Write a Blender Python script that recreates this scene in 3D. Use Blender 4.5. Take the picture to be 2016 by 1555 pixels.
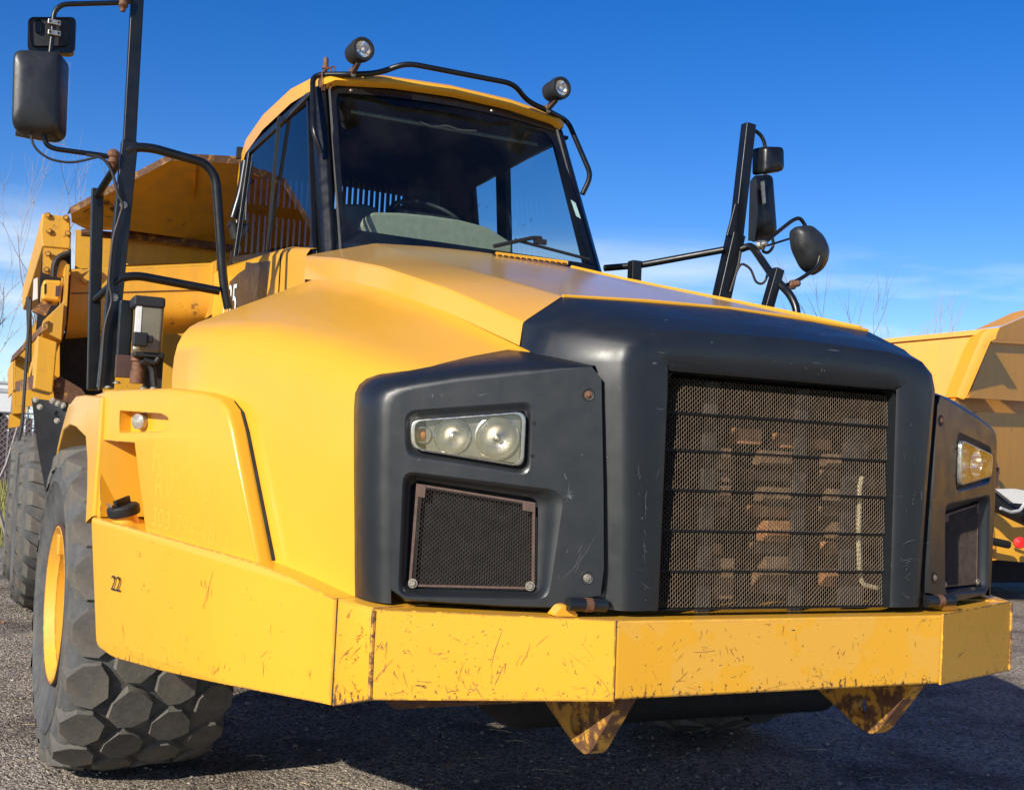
import bpy, bmesh, math, random
from mathutils import Vector as V, Matrix
from mathutils.geometry import tessellate_polygon
random.seed(7)
S = bpy.context.scene
for o in list(bpy.data.objects): bpy.data.objects.remove(o)
# ---------------------------------------------------------------- camera, sky, sun, exposure
cd = bpy.data.cameras.new('camera'); cam = bpy.data.objects.new('camera', cd); S.collection.objects.link(cam)
cd.sensor_width = 36; cd.lens = 40.59; cd.clip_start = .05; cd.clip_end = 5000
cam.matrix_world = Matrix(((0.908941, -0.064756, -0.411866, -2.42), (-0.414174, -0.026928, -0.909799, -3.16956), (0.047824, 0.997538, -0.051296, 1.61534), (0, 0, 0, 1)))
S.camera = cam
SUN_EL = math.radians(26); SH = V((-.84, -.54, 0)).normalized()
SD = V((SH.x*math.cos(SUN_EL), SH.y*math.cos(SUN_EL), math.sin(SUN_EL)))
w = bpy.data.worlds.new('World'); S.world = w; w.use_nodes = True
nt = w.node_tree; bg = nt.nodes['Background']
sky = nt.nodes.new('ShaderNodeTexSky'); sky.sky_type = 'NISHITA'; sky.sun_disc = False
sky.sun_elevation = SUN_EL; sky.sun_rotation = math.atan2(SH.x, SH.y); sky.altitude = 1600; sky.air_density = 1.0; sky.dust_density = .6; sky.ozone_density = 2.0
hs = nt.nodes.new('ShaderNodeHueSaturation'); hs.inputs['Hue'].default_value = .516; hs.inputs['Saturation'].default_value = 1.43; hs.inputs['Value'].default_value = 1.42
nt.links.new(sky.outputs[0], hs.inputs['Color'])
# thin cirrus near the horizon, all round
tc = nt.nodes.new('ShaderNodeTexCoord'); mp = nt.nodes.new('ShaderNodeMapping'); mp.inputs['Location'].default_value = (.9, .3, .2); mp.inputs['Scale'].default_value = (2.0, 2.0, 13); mp.inputs['Rotation'].default_value = (.12, -.1, 0)
nz = nt.nodes.new('ShaderNodeTexNoise'); nz.inputs['Scale'].default_value = 1.3; nz.inputs['Detail'].default_value = 7; nz.inputs['Roughness'].default_value = .55
cr = nt.nodes.new('ShaderNodeValToRGB'); cr.color_ramp.elements[0].position = .44; cr.color_ramp.elements[1].position = .68
sx = nt.nodes.new('ShaderNodeSeparateXYZ'); mr = nt.nodes.new('ShaderNodeMapRange'); mr.inputs[1].default_value = .20; mr.inputs[2].default_value = .14; mr.inputs[3].default_value = 0; mr.inputs[4].default_value = .95
mu = nt.nodes.new('ShaderNodeMath'); mu.operation = 'MULTIPLY'
mx = nt.nodes.new('ShaderNodeMix'); mx.data_type = 'RGBA'; mx.inputs[7].default_value = (8.5, 9.6, 10.6, 1)
nt.links.new(tc.outputs['Generated'], mp.inputs[0]); nt.links.new(mp.outputs[0], nz.inputs['Vector']); nt.links.new(nz.outputs['Fac'], cr.inputs[0])
nt.links.new(tc.outputs['Generated'], sx.inputs[0]); nt.links.new(sx.outputs['Z'], mr.inputs[0]); nt.links.new(mr.outputs[0], mu.inputs[0]); nt.links.new(cr.outputs[0], mu.inputs[1])
nt.links.new(mu.outputs[0], mx.inputs[0]); nt.links.new(hs.outputs[0], mx.inputs[6]); nt.links.new(mx.outputs[2], bg.inputs[0])
bg.inputs[1].default_value = .088
sl = bpy.data.lights.new('sun', 'SUN'); sl.energy = 5.0; sl.angle = math.radians(.53); sl.color = (1, .93, .80)
so = bpy.data.objects.new('sun', sl); S.collection.objects.link(so); so.rotation_euler = SD.to_track_quat('Z', 'Y').to_euler(); so.location = (-20, -15, 15)
S.view_settings.view_transform = 'Standard'; S.view_settings.look = 'None'; S.view_settings.exposure = .26; S.view_settings.gamma = 1; S.view_settings.use_curve_mapping = False
S.cycles.max_bounces = 8; S.cycles.transparent_max_bounces = 16

# ---------------------------------------------------------------- materials
class N:
    def __init__(s, name):
        s.m = bpy.data.materials.new(name); s.m.use_nodes = True; s.t = s.m.node_tree
        s.b = s.t.nodes['Principled BSDF']; s.tc = s.t.nodes.new('ShaderNodeTexCoord')
    def n(s, ty, **k):
        x = s.t.nodes.new(ty)
        for a, v in k.items(): setattr(x, a, v)
        return x
    def l(s, a, b): s.t.links.new(a, b)
    def noise(s, scale, detail=4, rough=.55, stretch=None, rot=None):
        x = s.n('ShaderNodeTexNoise'); x.inputs['Scale'].default_value = scale; x.inputs['Detail'].default_value = detail; x.inputs['Roughness'].default_value = rough
        src = s.tc.outputs['Object']
        if stretch:
            m = s.n('ShaderNodeMapping'); m.inputs['Scale'].default_value = stretch
            if rot: m.inputs['Rotation'].default_value = rot
            s.l(src, m.inputs[0]); src = m.outputs[0]
        s.l(src, x.inputs['Vector']); return x.outputs['Fac']
    def ramp(s, f, a, b, va=0., vb=1.):
        x = s.n('ShaderNodeMapRange'); x.inputs[1].default_value = a; x.inputs[2].default_value = b; x.inputs[3].default_value = va; x.inputs[4].default_value = vb
        s.l(f, x.inputs[0]); return x.outputs[0]
    def math(s, op, a, b):
        x = s.n('ShaderNodeMath', operation=op)
        for i, v in enumerate((a, b)):
            if isinstance(v, (int, float)): x.inputs[i].default_value = v
            else: s.l(v, x.inputs[i])
        return x.outputs[0]
    def mix(s, f, a, b):
        x = s.n('ShaderNodeMix', data_type='RGBA')
        for i, v in ((0, f), (6, a), (7, b)):
            if isinstance(v, (int, float)): x.inputs[i].default_value = v
            elif isinstance(v, tuple): x.inputs[i].default_value = v + (1,)
            else: s.l(v, x.inputs[i])
        return x.outputs[2]
    def set(s, **k):
        for a, v in k.items():
            i = s.b.inputs[a.replace('_', ' ')]
            if isinstance(v, tuple): i.default_value = v + (1,) if len(v) == 3 else v
            elif isinstance(v, (int, float)): i.default_value = v
            else: s.l(v, i)
    def bump(s, h, strength=.3, dist=.01):
        x = s.n('ShaderNodeBump'); x.inputs['Strength'].default_value = strength; x.inputs['Distance'].default_value = dist
        s.l(h, x.inputs['Height']); s.l(x.outputs[0], s.b.inputs['Normal'])

def simple(name, col, rough=.5, metal=0., var=.15, scale=12, bump=0, spec=.5):
    k = N(name); d = tuple(c*(1-var) for c in col); e = tuple(min(1, c*(1+var)) for c in col)
    f = k.noise(scale, 5); k.set(Base_Color=k.mix(k.ramp(f, .3, .7), d, e), Roughness=k.ramp(k.noise(scale*2.3, 3), .3, .7, max(.02, rough-.08), rough+.08), Metallic=metal, Specular_IOR_Level=spec)
    if bump: k.bump(k.noise(scale*8, 4), bump, .004)
    return k.m
YEL = (.80, .394, .022)
def paint(name, chips=0., dirt=0., edge=0., low=None, patch=0., rust=0., base=YEL, rough=.34, coat=.35, top_tint=0.):
    k = N(name)
    big = k.noise(1.1, 4); fine = k.noise(34, 3)
    c = k.mix(k.ramp(big, .3, .7), tuple(x*.965 for x in base), (base[0]*1.03, base[1]*1.045, base[2]*1.3))
    if dirt:
        st = k.noise(2.2, 6, .6, (3, 3, .5)); c = k.mix(k.ramp(st, .42, .75, 0, dirt), c, (.40, .235, .06))
    if top_tint:    # tan tint on upward faces only, uneven by noise
        ge_ = k.n('ShaderNodeNewGeometry'); sz_ = k.n('ShaderNodeSeparateXYZ'); k.l(ge_.outputs['Normal'], sz_.inputs[0])
        c = k.mix(k.math('MULTIPLY', k.ramp(sz_.outputs['Z'], .90, .965), k.ramp(k.noise(1.6, 6, .6, (1, .6, 1)), .25, .6, top_tint*.35, top_tint)), c, (.46, .36, .24))
    if patch:   # clear coat flaking off in blotches
        pm = k.ramp(k.noise(5.5, 7, .62), .5, .52, 0, patch); c = k.mix(pm, c, (base[0]*.97, base[1]*1.06, base[2]*3.2))
    mask = None
    def add(m):
        nonlocal mask
        mask = m if mask is None else k.math('MAXIMUM', mask, m)
    if chips:
        a = k.ramp(k.noise(95, 3, .55), .71-.03*chips, .73-.03*chips)
        b = k.ramp(k.noise(55, 4, .7), .73-.03*chips, .75-.03*chips)
        m = k.math('MULTIPLY', k.math('MAXIMUM', a, b), k.ramp(k.noise(3.1, 3), .40, .54))
        if low is not None:
            sz = k.n('ShaderNodeSeparateXYZ'); k.l(k.tc.outputs['Object'], sz.inputs[0])
            lo = k.ramp(sz.outputs['Z'], low[1], low[0]); e2 = k.ramp(k.math('ADD', k.noise(70, 5, .65, (1, 1, .6)), k.math('MULTIPLY', lo, .36)), .80, .86)
            add(e2)
        add(m)
    if rust:
        add(k.ramp(k.math('ADD', k.noise(15, 9, .72), k.math('MULTIPLY', k.noise(1.6, 3), .40)), .90-.12*rust, .96-.12*rust))
    if edge:
        bv = k.n('ShaderNodeBevel'); bv.samples = 4; bv.inputs[0].default_value = edge
        ge = k.n('ShaderNodeNewGeometry'); dp = k.n('ShaderNodeVectorMath', operation='DOT_PRODUCT'); k.l(bv.outputs[0], dp.inputs[0]); k.l(ge.outputs['Normal'], dp.inputs[1])
        em = k.ramp(dp.outputs['Value'], .985, .93)
        add(k.ramp(k.math('MULTIPLY', em, k.ramp(k.noise(22, 5, .7), .36, .56, .25, 1.)), .45, .62))
    r = k.ramp(fine, .3, .7, rough-.04, rough+.07)
    if mask is not None:
        c = k.mix(mask, c, k.mix(k.ramp(k.noise(60, 3), .35, .65), (.075, .032, .018), (.16, .075, .035)))
        r = k.math('MAXIMUM', r, k.math('MULTIPLY', mask, .75))
    k.set(Base_Color=c, Roughness=r, Specular_IOR_Level=.5, Coat_Weight=coat, Coat_Roughness=.16)
    k.bump(k.noise(5, 3), .05, .02)
    return k.m
M = {}
M['paint'] = paint('yellow_paint')
M['paint_hood'] = paint('yellow_paint_tan_top_hood', dirt=0, top_tint=.55, coat=.8)
M['paint_bumper'] = paint('yellow_paint_scratched', chips=1., edge=.012, low=(.80, 1.0), patch=.0)
M['paint_front'] = paint('yellow_paint_flaking', chips=.8, edge=.012, low=(.86, 1.0), patch=.55)
M['paint_wing'] = paint('yellow_paint_worn_wing', chips=.45, edge=.012, low=(.62, .92))
M['paint_edge'] = paint('yellow_paint_worn_edge', edge=.006, dirt=.15)
M['paint_rim'] = paint('yellow_rim_paint', dirt=.5, rust=.35, edge=.012, rough=.55, coat=0)
M['paint_body'] = paint('yellow_paint_dump_body', dirt=.55, rust=.42, edge=.01, base=(.72, .36, .022), rough=.5, coat=0)
M['paint_body2'] = paint('yellow_paint_other_truck', dirt=.3, rust=.3, base=(.76, .325, .016), rough=.5, coat=0)
M['hook'] = paint('worn_hook_paint', rust=1.9, dirt=.6, base=(.62, .31, .03), rough=.6, coat=0, edge=.02)
M['rusty'] = paint('rusted_yellow_steel', rust=2.6, dirt=.8, base=(.42, .20, .04), rough=.65, coat=0)
def charcoal():
    k = N('charcoal_plastic'); f = k.noise(3, 5); sc = k.noise(9, 3, .5, (1, 1, 14), (.4, .6, .3))
    c = k.mix(k.ramp(f, .3, .7), (.0085, .0105, .0125), (.0135, .016, .0185))
    s1 = k.math('MULTIPLY', k.ramp(sc, .70, .73, 0, .5), k.ramp(k.noise(1.7, 2), .5, .6)); c = k.mix(s1, c, (.16, .18, .19))
    sp = k.math('MULTIPLY', k.ramp(k.noise(70, 2), .74, .76, 0, .55), k.ramp(k.noise(2.3, 2), .5, .6)); c = k.mix(sp, c, (.3, .3, .28))
    k.set(Base_Color=c, Roughness=k.ramp(k.noise(14, 5), .3, .7, .33, .46), Specular_IOR_Level=.62); k.bump(k.noise(260, 2), .12, .001); return k.m
M['charcoal'] = charcoal()
M['black'] = simple('black_paint', (.006, .0068, .008), .34, 0, .3, 8)
M['black_matt'] = simple('black_rubber_trim', (.014, .015, .017), .6, 0, .3, 20)
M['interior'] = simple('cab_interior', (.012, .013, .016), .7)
M['void'] = simple('engine_bay_and_shade_black', (.006, .006, .007), .8)  # one black for hidden parts, gaps and pieces standing in for shade
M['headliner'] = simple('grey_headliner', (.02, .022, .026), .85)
M['dash'] = simple('grey_green_dash', (.31, .30, .215), .6, 0, .12, 25)
M['chrome'] = simple('reflector_chrome', (.92, .92, .92), .2, 1., .04, 6)
M['bezel'] = simple('lamp_bezel', (.42, .40, .35), .25, .8, .1, 20)
M['steel'] = simple('zinc_bolt', (.45, .40, .32), .38, .85, .25, 60)
M['rustbolt'] = simple('rusty_bolt', (.16, .075, .04), .7, .2, .35, 60)
M['mesh'] = simple('dusty_wire', (.17, .125, .085), .62, .2, .3, 30)
M['frame_brown'] = simple('rusty_brown_frame', (.105, .06, .045), .62, .1, .25, 40)
M['side_wire'] = simple('brown_wire', (.085, .06, .045), .6, .2, .3, 30)
M['foam'] = simple('brown_radiator_foam', (.46, .20, .075), .85, 0, .35, 25, .5)
M['foam_dull'] = simple('dull_brown_core', (.20, .12, .065), .85, 0, .35, 30, .5)
M['column'] = simple('grey_brown_support', (.035, .03, .025), .7, 0, .25, 30)
M['rope'] = simple('beige_hose', (.52, .44, .26), .6, 0, .2, 40)
M['white'] = simple('white_plastic', (.72, .72, .70), .5, 0, .08, 20)
M['white_print'] = simple('white_print', (.80, .80, .78), .5, 0, .04, 20)
M['grey_panel'] = simple('grey_panel', (.42, .43, .44), .5)
M['decal'] = simple('dark_decal', (.03, .027, .026), .4, 0, .4, 14)
M['ghost'] = paint('faded_lettering', base=(.80, .3965, .0232), rough=.36)
M['stencil'] = simple('black_stencil', (.02, .02, .02), .6)
M['amber'] = simple('amber_bulb', (.55, .16, .03), .15)
M['red'] = simple('red_lens', (.62, .02, .02), .25)
M['brownpaint'] = simple('brown_primer', (.085, .042, .034), .6, 0, .3, 6)
M['cable'] = simple('dusty_cable', (.03, .028, .026), .55)
M['tank_fluid'] = simple('yellowed_tank_plastic', (.20, .175, .105), .3, 0, .25, 5)
def rubber(name, a, b):
    k = N(name); f = k.math('ADD', k.math('MULTIPLY', k.noise(4, 6, .6), .65), k.math('MULTIPLY', k.noise(28, 5, .6), .35))
    dust = k.ramp(k.noise(9, 6, .65, (1, 1, .35)), .5, .72, 0, .75)
    k.set(Base_Color=k.mix(dust, k.mix(k.ramp(f, .35, .65), a, b), (.17, .14, .105)), Roughness=.8, Specular_IOR_Level=.3); k.bump(k.noise(55, 6, .7), .45, .006); return k.m
M['rubber'] = rubber('tyre_rubber', (.05, .052, .055), (.12, .12, .117))
M['tread'] = rubber('tread_rubber', (.075, .070, .063), (.155, .142, .122))
M['flap'] = simple('black_mud_flap', (.008, .008, .009), .5, 0, .3, 6)
def glass(name, tint, rough=0., dust=0.):
    m = bpy.data.materials.new(name); m.use_nodes = True; t = m.node_tree; t.nodes.remove(t.nodes['Principled BSDF'])
    tr = t.nodes.new('ShaderNodeBsdfTransparent'); tr.inputs[0].default_value = tint + (1,); gl = t.nodes.new('ShaderNodeBsdfGlossy'); gl.inputs['Roughness'].default_value = rough
    ge = t.nodes.new('ShaderNodeNewGeometry'); dt = t.nodes.new('ShaderNodeVectorMath'); dt.operation = 'DOT_PRODUCT'; t.links.new(ge.outputs['Incoming'], dt.inputs[0]); t.links.new(ge.outputs['Normal'], dt.inputs[1])
    def mt(op, a, b):   # Schlick reflectance, the same from both sides of the pane
        x = t.nodes.new('ShaderNodeMath'); x.operation = op
        for i, v in enumerate((a, b)):
            if isinstance(v, (int, float)): x.inputs[i].default_value = v
            elif v is not None: t.links.new(v, x.inputs[i])
        return x.outputs[0]
    f = mt('ADD', mt('MULTIPLY', mt('POWER', mt('SUBTRACT', 1., mt('ABSOLUTE', dt.outputs['Value'], None)), 5.), .95), .045)
    mi = t.nodes.new('ShaderNodeMixShader')
    t.links.new(f, mi.inputs[0]); t.links.new(tr.outputs[0], mi.inputs[1]); t.links.new(gl.outputs[0], mi.inputs[2]); out = mi.outputs[0]
    if dust:
        tc_ = t.nodes.new('ShaderNodeTexCoord'); nz_ = t.nodes.new('ShaderNodeTexNoise'); nz_.inputs['Scale'].default_value = 3.5; nz_.inputs['Detail'].default_value = 7; t.links.new(tc_.outputs['Object'], nz_.inputs['Vector'])
        mr_ = t.nodes.new('ShaderNodeMapRange'); mr_.inputs[1].default_value = .42; mr_.inputs[2].default_value = .75; mr_.inputs[3].default_value = dust*.08; mr_.inputs[4].default_value = dust; t.links.new(nz_.outputs['Fac'], mr_.inputs[0])
        df = t.nodes.new('ShaderNodeBsdfDiffuse'); df.inputs[0].default_value = (.42, .40, .36, 1); m2 = t.nodes.new('ShaderNodeMixShader'); t.links.new(mr_.outputs[0], m2.inputs[0]); t.links.new(out, m2.inputs[1]); t.links.new(df.outputs[0], m2.inputs[2]); out = m2.outputs[0]
    t.links.new(out, t.nodes['Material Output'].inputs[0]); return m
M['glass'] = glass('tinted_cab_glass', (.72, .83, .84), 0., .02)
M['side_glass'] = glass('dark_side_glass', (.05, .075, .10))
M['lens'] = glass('clear_lens', (.97, .97, .95), 0)
M['tankwall'] = simple('cloudy_tank_wall', (.19, .17, .115), .25, 0, .2, 7)
def ground_mat():
    k = N('asphalt_millings'); f1 = k.noise(.9, 6, .6); f2 = k.noise(30, 6, .7)
    def vor(sc):
        v = k.n('ShaderNodeTexVoronoi'); v.inputs['Scale'].default_value = sc; v.inputs['Randomness'].default_value = 1.; m = k.n('ShaderNodeVectorMath', operation='ADD'); ns = k.n('ShaderNodeTexNoise'); ns.inputs['Scale'].default_value = sc*.6
        sc_ = k.n('ShaderNodeVectorMath', operation='SCALE'); sc_.inputs['Scale'].default_value = .5/sc; k.l(k.tc.outputs['Object'], ns.inputs['Vector']); k.l(ns.outputs['Color'], sc_.inputs[0]); k.l(k.tc.outputs['Object'], m.inputs[0]); k.l(sc_.outputs[0], m.inputs[1]); k.l(m.outputs[0], v.inputs['Vector'])
        sp = k.n('ShaderNodeSeparateColor'); k.l(v.outputs['Color'], sp.inputs[0]); return v.outputs['Distance'], sp.outputs[0]
    d1, c1 = vor(58); d2, c2 = vor(120)
    g = k.math('ADD', k.math('MULTIPLY', c1, .55), k.math('MULTIPLY', c2, .45))
    c = k.mix(k.ramp(g, .15, .9), (.12, .10, .082), (.74, .64, .52)); c = k.mix(k.ramp(f1, .48, .62, 0, .8), c, k.mix(g, (.045, .036, .030), (.24, .19, .15)))
    c = k.mix(k.ramp(f2, .55, .75, 0, .6), c, (.17, .14, .11))
    k.set(Base_Color=c, Roughness=.92, Specular_IOR_Level=.15); k.bump(k.math('SUBTRACT', k.math('ADD', k.math('MULTIPLY', c1, .6), f2), k.math('ADD', d1, k.math('MULTIPLY', d2, .6))), 1., .022); return k.m
M['ground'] = ground_mat()
M['stone'] = simple('grey_stone', (.34, .285, .225), .85, 0, .5, 5)
M['straw'] = simple('dry_straw', (.50, .38, .20), .8, 0, .3, 20)
M['leaf'] = simple('dry_leaf', (.30, .15, .06), .8, 0, .4, 30)
M['bark'] = simple('bare_bark', (.13, .105, .09), .9)
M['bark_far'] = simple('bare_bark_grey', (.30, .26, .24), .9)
M['grass'] = simple('dry_grass', (.24, .22, .07), .9, 0, .4, 3)
M['fence'] = simple('fence_slats', (.10, .055, .05), .7)
M['wire'] = simple('fence_wire', (.35, .34, .33), .5, .6)
M['hill'] = simple('far_wood', (.20, .175, .16), .95, 0, .3, .1)

M['mirrorback'] = simple('dull_black_plastic', (.022, .024, .026), .42, 0, .2, 14)
M['glasswhite'] = simple('frosted_bulb', (.7, .7, .68), .2); M['webmetal'] = simple('satin_reflector', (.20, .19, .17), .35, .6, .2, 15)
M['lensgrey'] = simple('clear_marker_lens', (.42, .39, .32), .12, .3, .3, 45)
# ---------------------------------------------------------------- mesh helpers
def link(name, me, mat, parent=None, label=None, kind=None):
    o = bpy.data.objects.new(name, me); S.collection.objects.link(o)
    if mat: me.materials.append(M[mat] if isinstance(mat, str) else mat)
    if parent: o.parent = parent
    if label: o['label'] = label
    if kind: o['kind'] = kind
    return o
def mesh(name, vs, fs, mat, parent=None, smooth=None, bevel=0, seg=2, label=None, kind=None, fix=True):
    me = bpy.data.meshes.new(name); me.from_pydata([tuple(v) for v in vs], [], fs)
    if fix:
        bm = bmesh.new(); bm.from_mesh(me); bmesh.ops.remove_doubles(bm, verts=bm.verts, dist=1e-5); bmesh.ops.recalc_face_normals(bm, faces=bm.faces); bm.to_mesh(me); bm.free()
    if smooth or bevel:
        me.polygons.foreach_set('use_smooth', [True]*len(me.polygons)); me.set_sharp_from_angle(angle=math.radians(smooth or 30))
    o = link(name, me, mat, parent, label, kind)
    if bevel:
        b = o.modifiers.new('bevel', 'BEVEL'); b.width = bevel; b.segments = seg; b.limit_method = 'ANGLE'; b.angle_limit = math.radians(25); b.harden_normals = True
    return o
def empty(name, loc=(0, 0, 0), parent=None, **p):
    o = bpy.data.objects.new(name, None); S.collection.objects.link(o); o.location = loc; o.empty_display_size = .2; o.parent = parent
    for k, v in p.items(): o[k] = v
    return o
def mir(ps): return [(-p[0], p[1], p[2]) for p in ps]
def lerp(a, b, t): return tuple(a[i]+(b[i]-a[i])*t for i in range(3))
class MB:
    def __init__(s): s.v = []; s.f = []
    def add(s, vs, fs):
        n = len(s.v); s.v += [tuple(v) for v in vs]; s.f += [tuple(i+n for i in f) for f in fs]; return s
    def box(s, c, ex, ey, ez):  # centre and half-vectors
        c, ex, ey, ez = V(c), V(ex), V(ey), V(ez); vs = [c+a*ex+b*ey+d*ez for d in (-1, 1) for b in (-1, 1) for a in (-1, 1)]
        return s.add(vs, [(0, 2, 3, 1), (4, 5, 7, 6), (0, 1, 5, 4), (2, 6, 7, 3), (0, 4, 6, 2), (1, 3, 7, 5)])
    def abox(s, lo, hi):
        c = [(a+b)/2 for a, b in zip(lo, hi)]; h = [(b-a)/2 for a, b in zip(lo, hi)]
        return s.box(c, (h[0], 0, 0), (0, h[1], 0), (0, 0, h[2]))
    def tube(s, pts, r, n=10, fillet=0.05, rend=None):
        P = [V(p) for p in pts]
        if fillet and len(P) > 2:
            Q = [P[0]]
            for i in range(1, len(P)-1):
                a, b, c = P[i-1], P[i], P[i+1]; d = min(fillet, (a-b).length*.48, (c-b).length*.48); p, q = b+(a-b).normalized()*d, b+(c-b).normalized()*d
                for k in range(5):
                    t = k/4; Q.append(p*(1-t)**2+b*2*t*(1-t)+q*t*t)
            P = Q+[P[-1]]
        m = len(P); T = [(P[min(i+1, m-1)]-P[max(i-1, 0)]).normalized() for i in range(m)]
        u = T[0].orthogonal().normalized(); vs = []; fs = []
        for i in range(m):
            u = (u-T[i]*u.dot(T[i])).normalized(); v = T[i].cross(u); rr = r if rend is None else r+(rend-r)*i/(m-1)
            vs += [P[i]+(u*math.cos(2*math.pi*k/n)+v*math.sin(2*math.pi*k/n))*rr for k in range(n)]
        for i in range(m-1):
            for k in range(n): fs.append((i*n+k, i*n+(k+1) % n, (i+1)*n+(k+1) % n, (i+1)*n+k))
        fs += [tuple(range(n))[::-1], tuple((m-1)*n+k for k in range(n))]
        return s.add(vs, fs)
    def bar(s, a, b, wx, wy, up=(0, 1, 0)):
        a, b = V(a), V(b); t = (b-a).normalized(); y = V(up); y = (y-t*y.dot(t)).normalized(); x = t.cross(y)
        return s.box((a+b)/2, x*wx/2, y*wy/2, (b-a)/2)
    def lathe(s, prof, o, ax, n=28, close=False):
        o, ax = V(o), V(ax).normalized(); u = ax.orthogonal().normalized(); v = ax.cross(u); vs = []; fs = []
        for r, h in prof: vs += [o+ax*h+(u*math.cos(2*math.pi*k/n)+v*math.sin(2*math.pi*k/n))*r for k in range(n)]
        for i in range(len(prof)-1):
            for k in range(n): fs.append((i*n+k, i*n+(k+1) % n, (i+1)*n+(k+1) % n, (i+1)*n+k))
        if close: fs += [tuple(range(n))[::-1], tuple((len(prof)-1)*n+k for k in range(n))]
        return s.add(vs, fs)
    def prism(s, poly, d):
        n = len(poly); d = V(d); vs = [V(p) for p in poly]+[V(p)+d for p in poly]
        return s.add(vs, [tuple(range(n)), tuple(range(2*n-1, n-1, -1))]+[(i, (i+1) % n, (i+1) % n+n, i+n) for i in range(n)])
    def out(s, name, mat, parent=None, smooth=None, bevel=0, **k): return mesh(name, s.v, s.f, mat, parent, smooth, bevel, **k)
def rpoly(ps, r, n=4):
    P = [V(p) for p in ps]; out = []; m = len(P)
    rr = r if isinstance(r, (list, tuple)) else [r]*m
    for i in range(m):
        a, b, c = P[i-1], P[i], P[(i+1) % m]
        if rr[i] <= 0: out.append(b); continue
        d = min(rr[i], (a-b).length*.45, (c-b).length*.45); p, q = b+(a-b).normalized()*d, b+(c-b).normalized()*d
        for k in range(n+1):
            t = k/n; out.append(p*(1-t)**2+b*2*t*(1-t)+q*t*t)
    return out
def plate(name, outer, depth, mat, parent=None, holes=(), holedepth=None, back=True, lip=0., smooth=35, **k):
    """flat plate: front face with holes, rim walls, hole walls; lip = small rounded rim"""
    d = V(depth); hd = V(holedepth) if holedepth else d
    loops = [[V(p) for p in outer]]+[[V(p) for p in h] for h in holes]
    vs = []; fs = []
    for L in loops: vs += L
    for t in tessellate_polygon(loops): fs.append(tuple(t))
    base = 0
    for li, L in enumerate(loops):
        n = len(L); dd = d if li == 0 else hd
        if lip and li == 0:
            cen = sum(L, V())/n; nn = d.normalized(); st = len(vs)
            for j in range(1, 4):
                a = j/3*math.pi/2
                vs += [p+((p-cen)-nn*(p-cen).dot(nn)).normalized()*lip*math.sin(a)+nn*lip*(1-math.cos(a)) for p in L]
            prev = base
            for j in range(3):
                cur = st+j*n; fs += [(prev+i, prev+(i+1) % n, cur+(i+1) % n, cur+i) for i in range(n)]; prev = cur
            e = len(vs); vs += [vs[prev+i]+dd for i in range(n)]; fs += [(prev+i, prev+(i+1) % n, e+(i+1) % n, e+i) for i in range(n)]
        else:
            e = len(vs); vs += [p+dd for p in L]; fs += [(base+i, base+(i+1) % n, e+(i+1) % n, e+i) for i in range(n)]
        if back and li == 0 and not holes: fs.append(tuple(e+i for i in range(n)))
        base += n
    return mesh(name, vs, fs, mat, parent, smooth, **k)
def grid(name, rows, mat, parent=None, smooth=40, **k):
    n = len(rows[0]); vs = [p for r in rows for p in r]; fs = []
    for j in range(len(rows)-1):
        for i in range(n-1): fs.append((j*n+i, j*n+i+1, (j+1)*n+i+1, (j+1)*n+i))
    return mesh(name, vs, fs, mat, parent, smooth, **k)
def text(name, s, o, xd, yd, size, mat, parent, ext=.0015):
    cu = bpy.data.curves.new(name, 'FONT'); cu.body = s; cu.size = size; cu.extrude = ext
    x = V(xd).normalized(); y = V(yd); y = (y-x*y.dot(x)).normalized(); z = x.cross(y)
    ob = bpy.data.objects.new('lettering', cu); S.collection.objects.link(ob); bpy.context.view_layer.update()
    me = bpy.data.meshes.new_from_object(ob.evaluated_get(bpy.context.evaluated_depsgraph_get())); bpy.data.objects.remove(ob); bpy.data.curves.remove(cu)
    me.materials.clear(); me.transform(Matrix(((x.x, y.x, z.x, o[0]), (x.y, y.y, z.y, o[1]), (x.z, y.z, z.z, o[2]), (0, 0, 0, 1))))
    return link(name, me, mat, parent)
def screen(name, Pf, nc, nr, wire, nrm, mat, parent):
    """expanded-metal screen: staggered zig-zag strands welded where they touch; Pf(s,t) gives the point"""
    vs = []; fs = []; nv = V(nrm).normalized()*wire*.9; h = 1/nr
    for j in range(nr):
        t0 = (j+.5)*h; ph = j % 2; pts = []
        for i in range(nc):
            for q, (du, dv) in enumerate(((.0, 1), (.28, 1), (.5, -1), (.78, -1))):
                u = (i+du)/nc; pts.append((u, t0+(dv if ph == 0 else -dv)*h*.5))
        pts.append((1., t0+(1 if ph == 0 else -1)*h*.5))
        Q = [V(Pf(u, t)) for u, t in pts]; n0 = len(vs)
        for i, p in enumerate(Q):
            tg = (Q[min(i+1, len(Q)-1)]-Q[max(i-1, 0)]).normalized(); sd = nv.normalized().cross(tg)*wire*.5
            vs += [p+sd, p+nv, p-sd]
        for i in range(len(Q)-1):
            a = n0+i*3; b = a+3; fs += [(a, a+1, b+1, b), (a+1, a+2, b+2, b+1)]
    return mesh(name, vs, fs, mat, parent, fix=False, kind='stuff')
M['weld'] = paint('chipped_weld', rust=2.2, dirt=.4, base=(.70, .34, .03), rough=.6, coat=0)
def bolt(name, p, n, r, mat, parent, hgt=None):
    b = MB(); hgt = hgt or r*.8; b.lathe([(0.0001, hgt), (r*.8, hgt), (r, hgt*.75), (r, 0)], p, n, 6); b.lathe([(r*1.35, .0), (r*1.35, hgt*.3), (r*.6, hgt*.3)], p, n, 14)
    return b.out(name, mat, parent)

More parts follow.
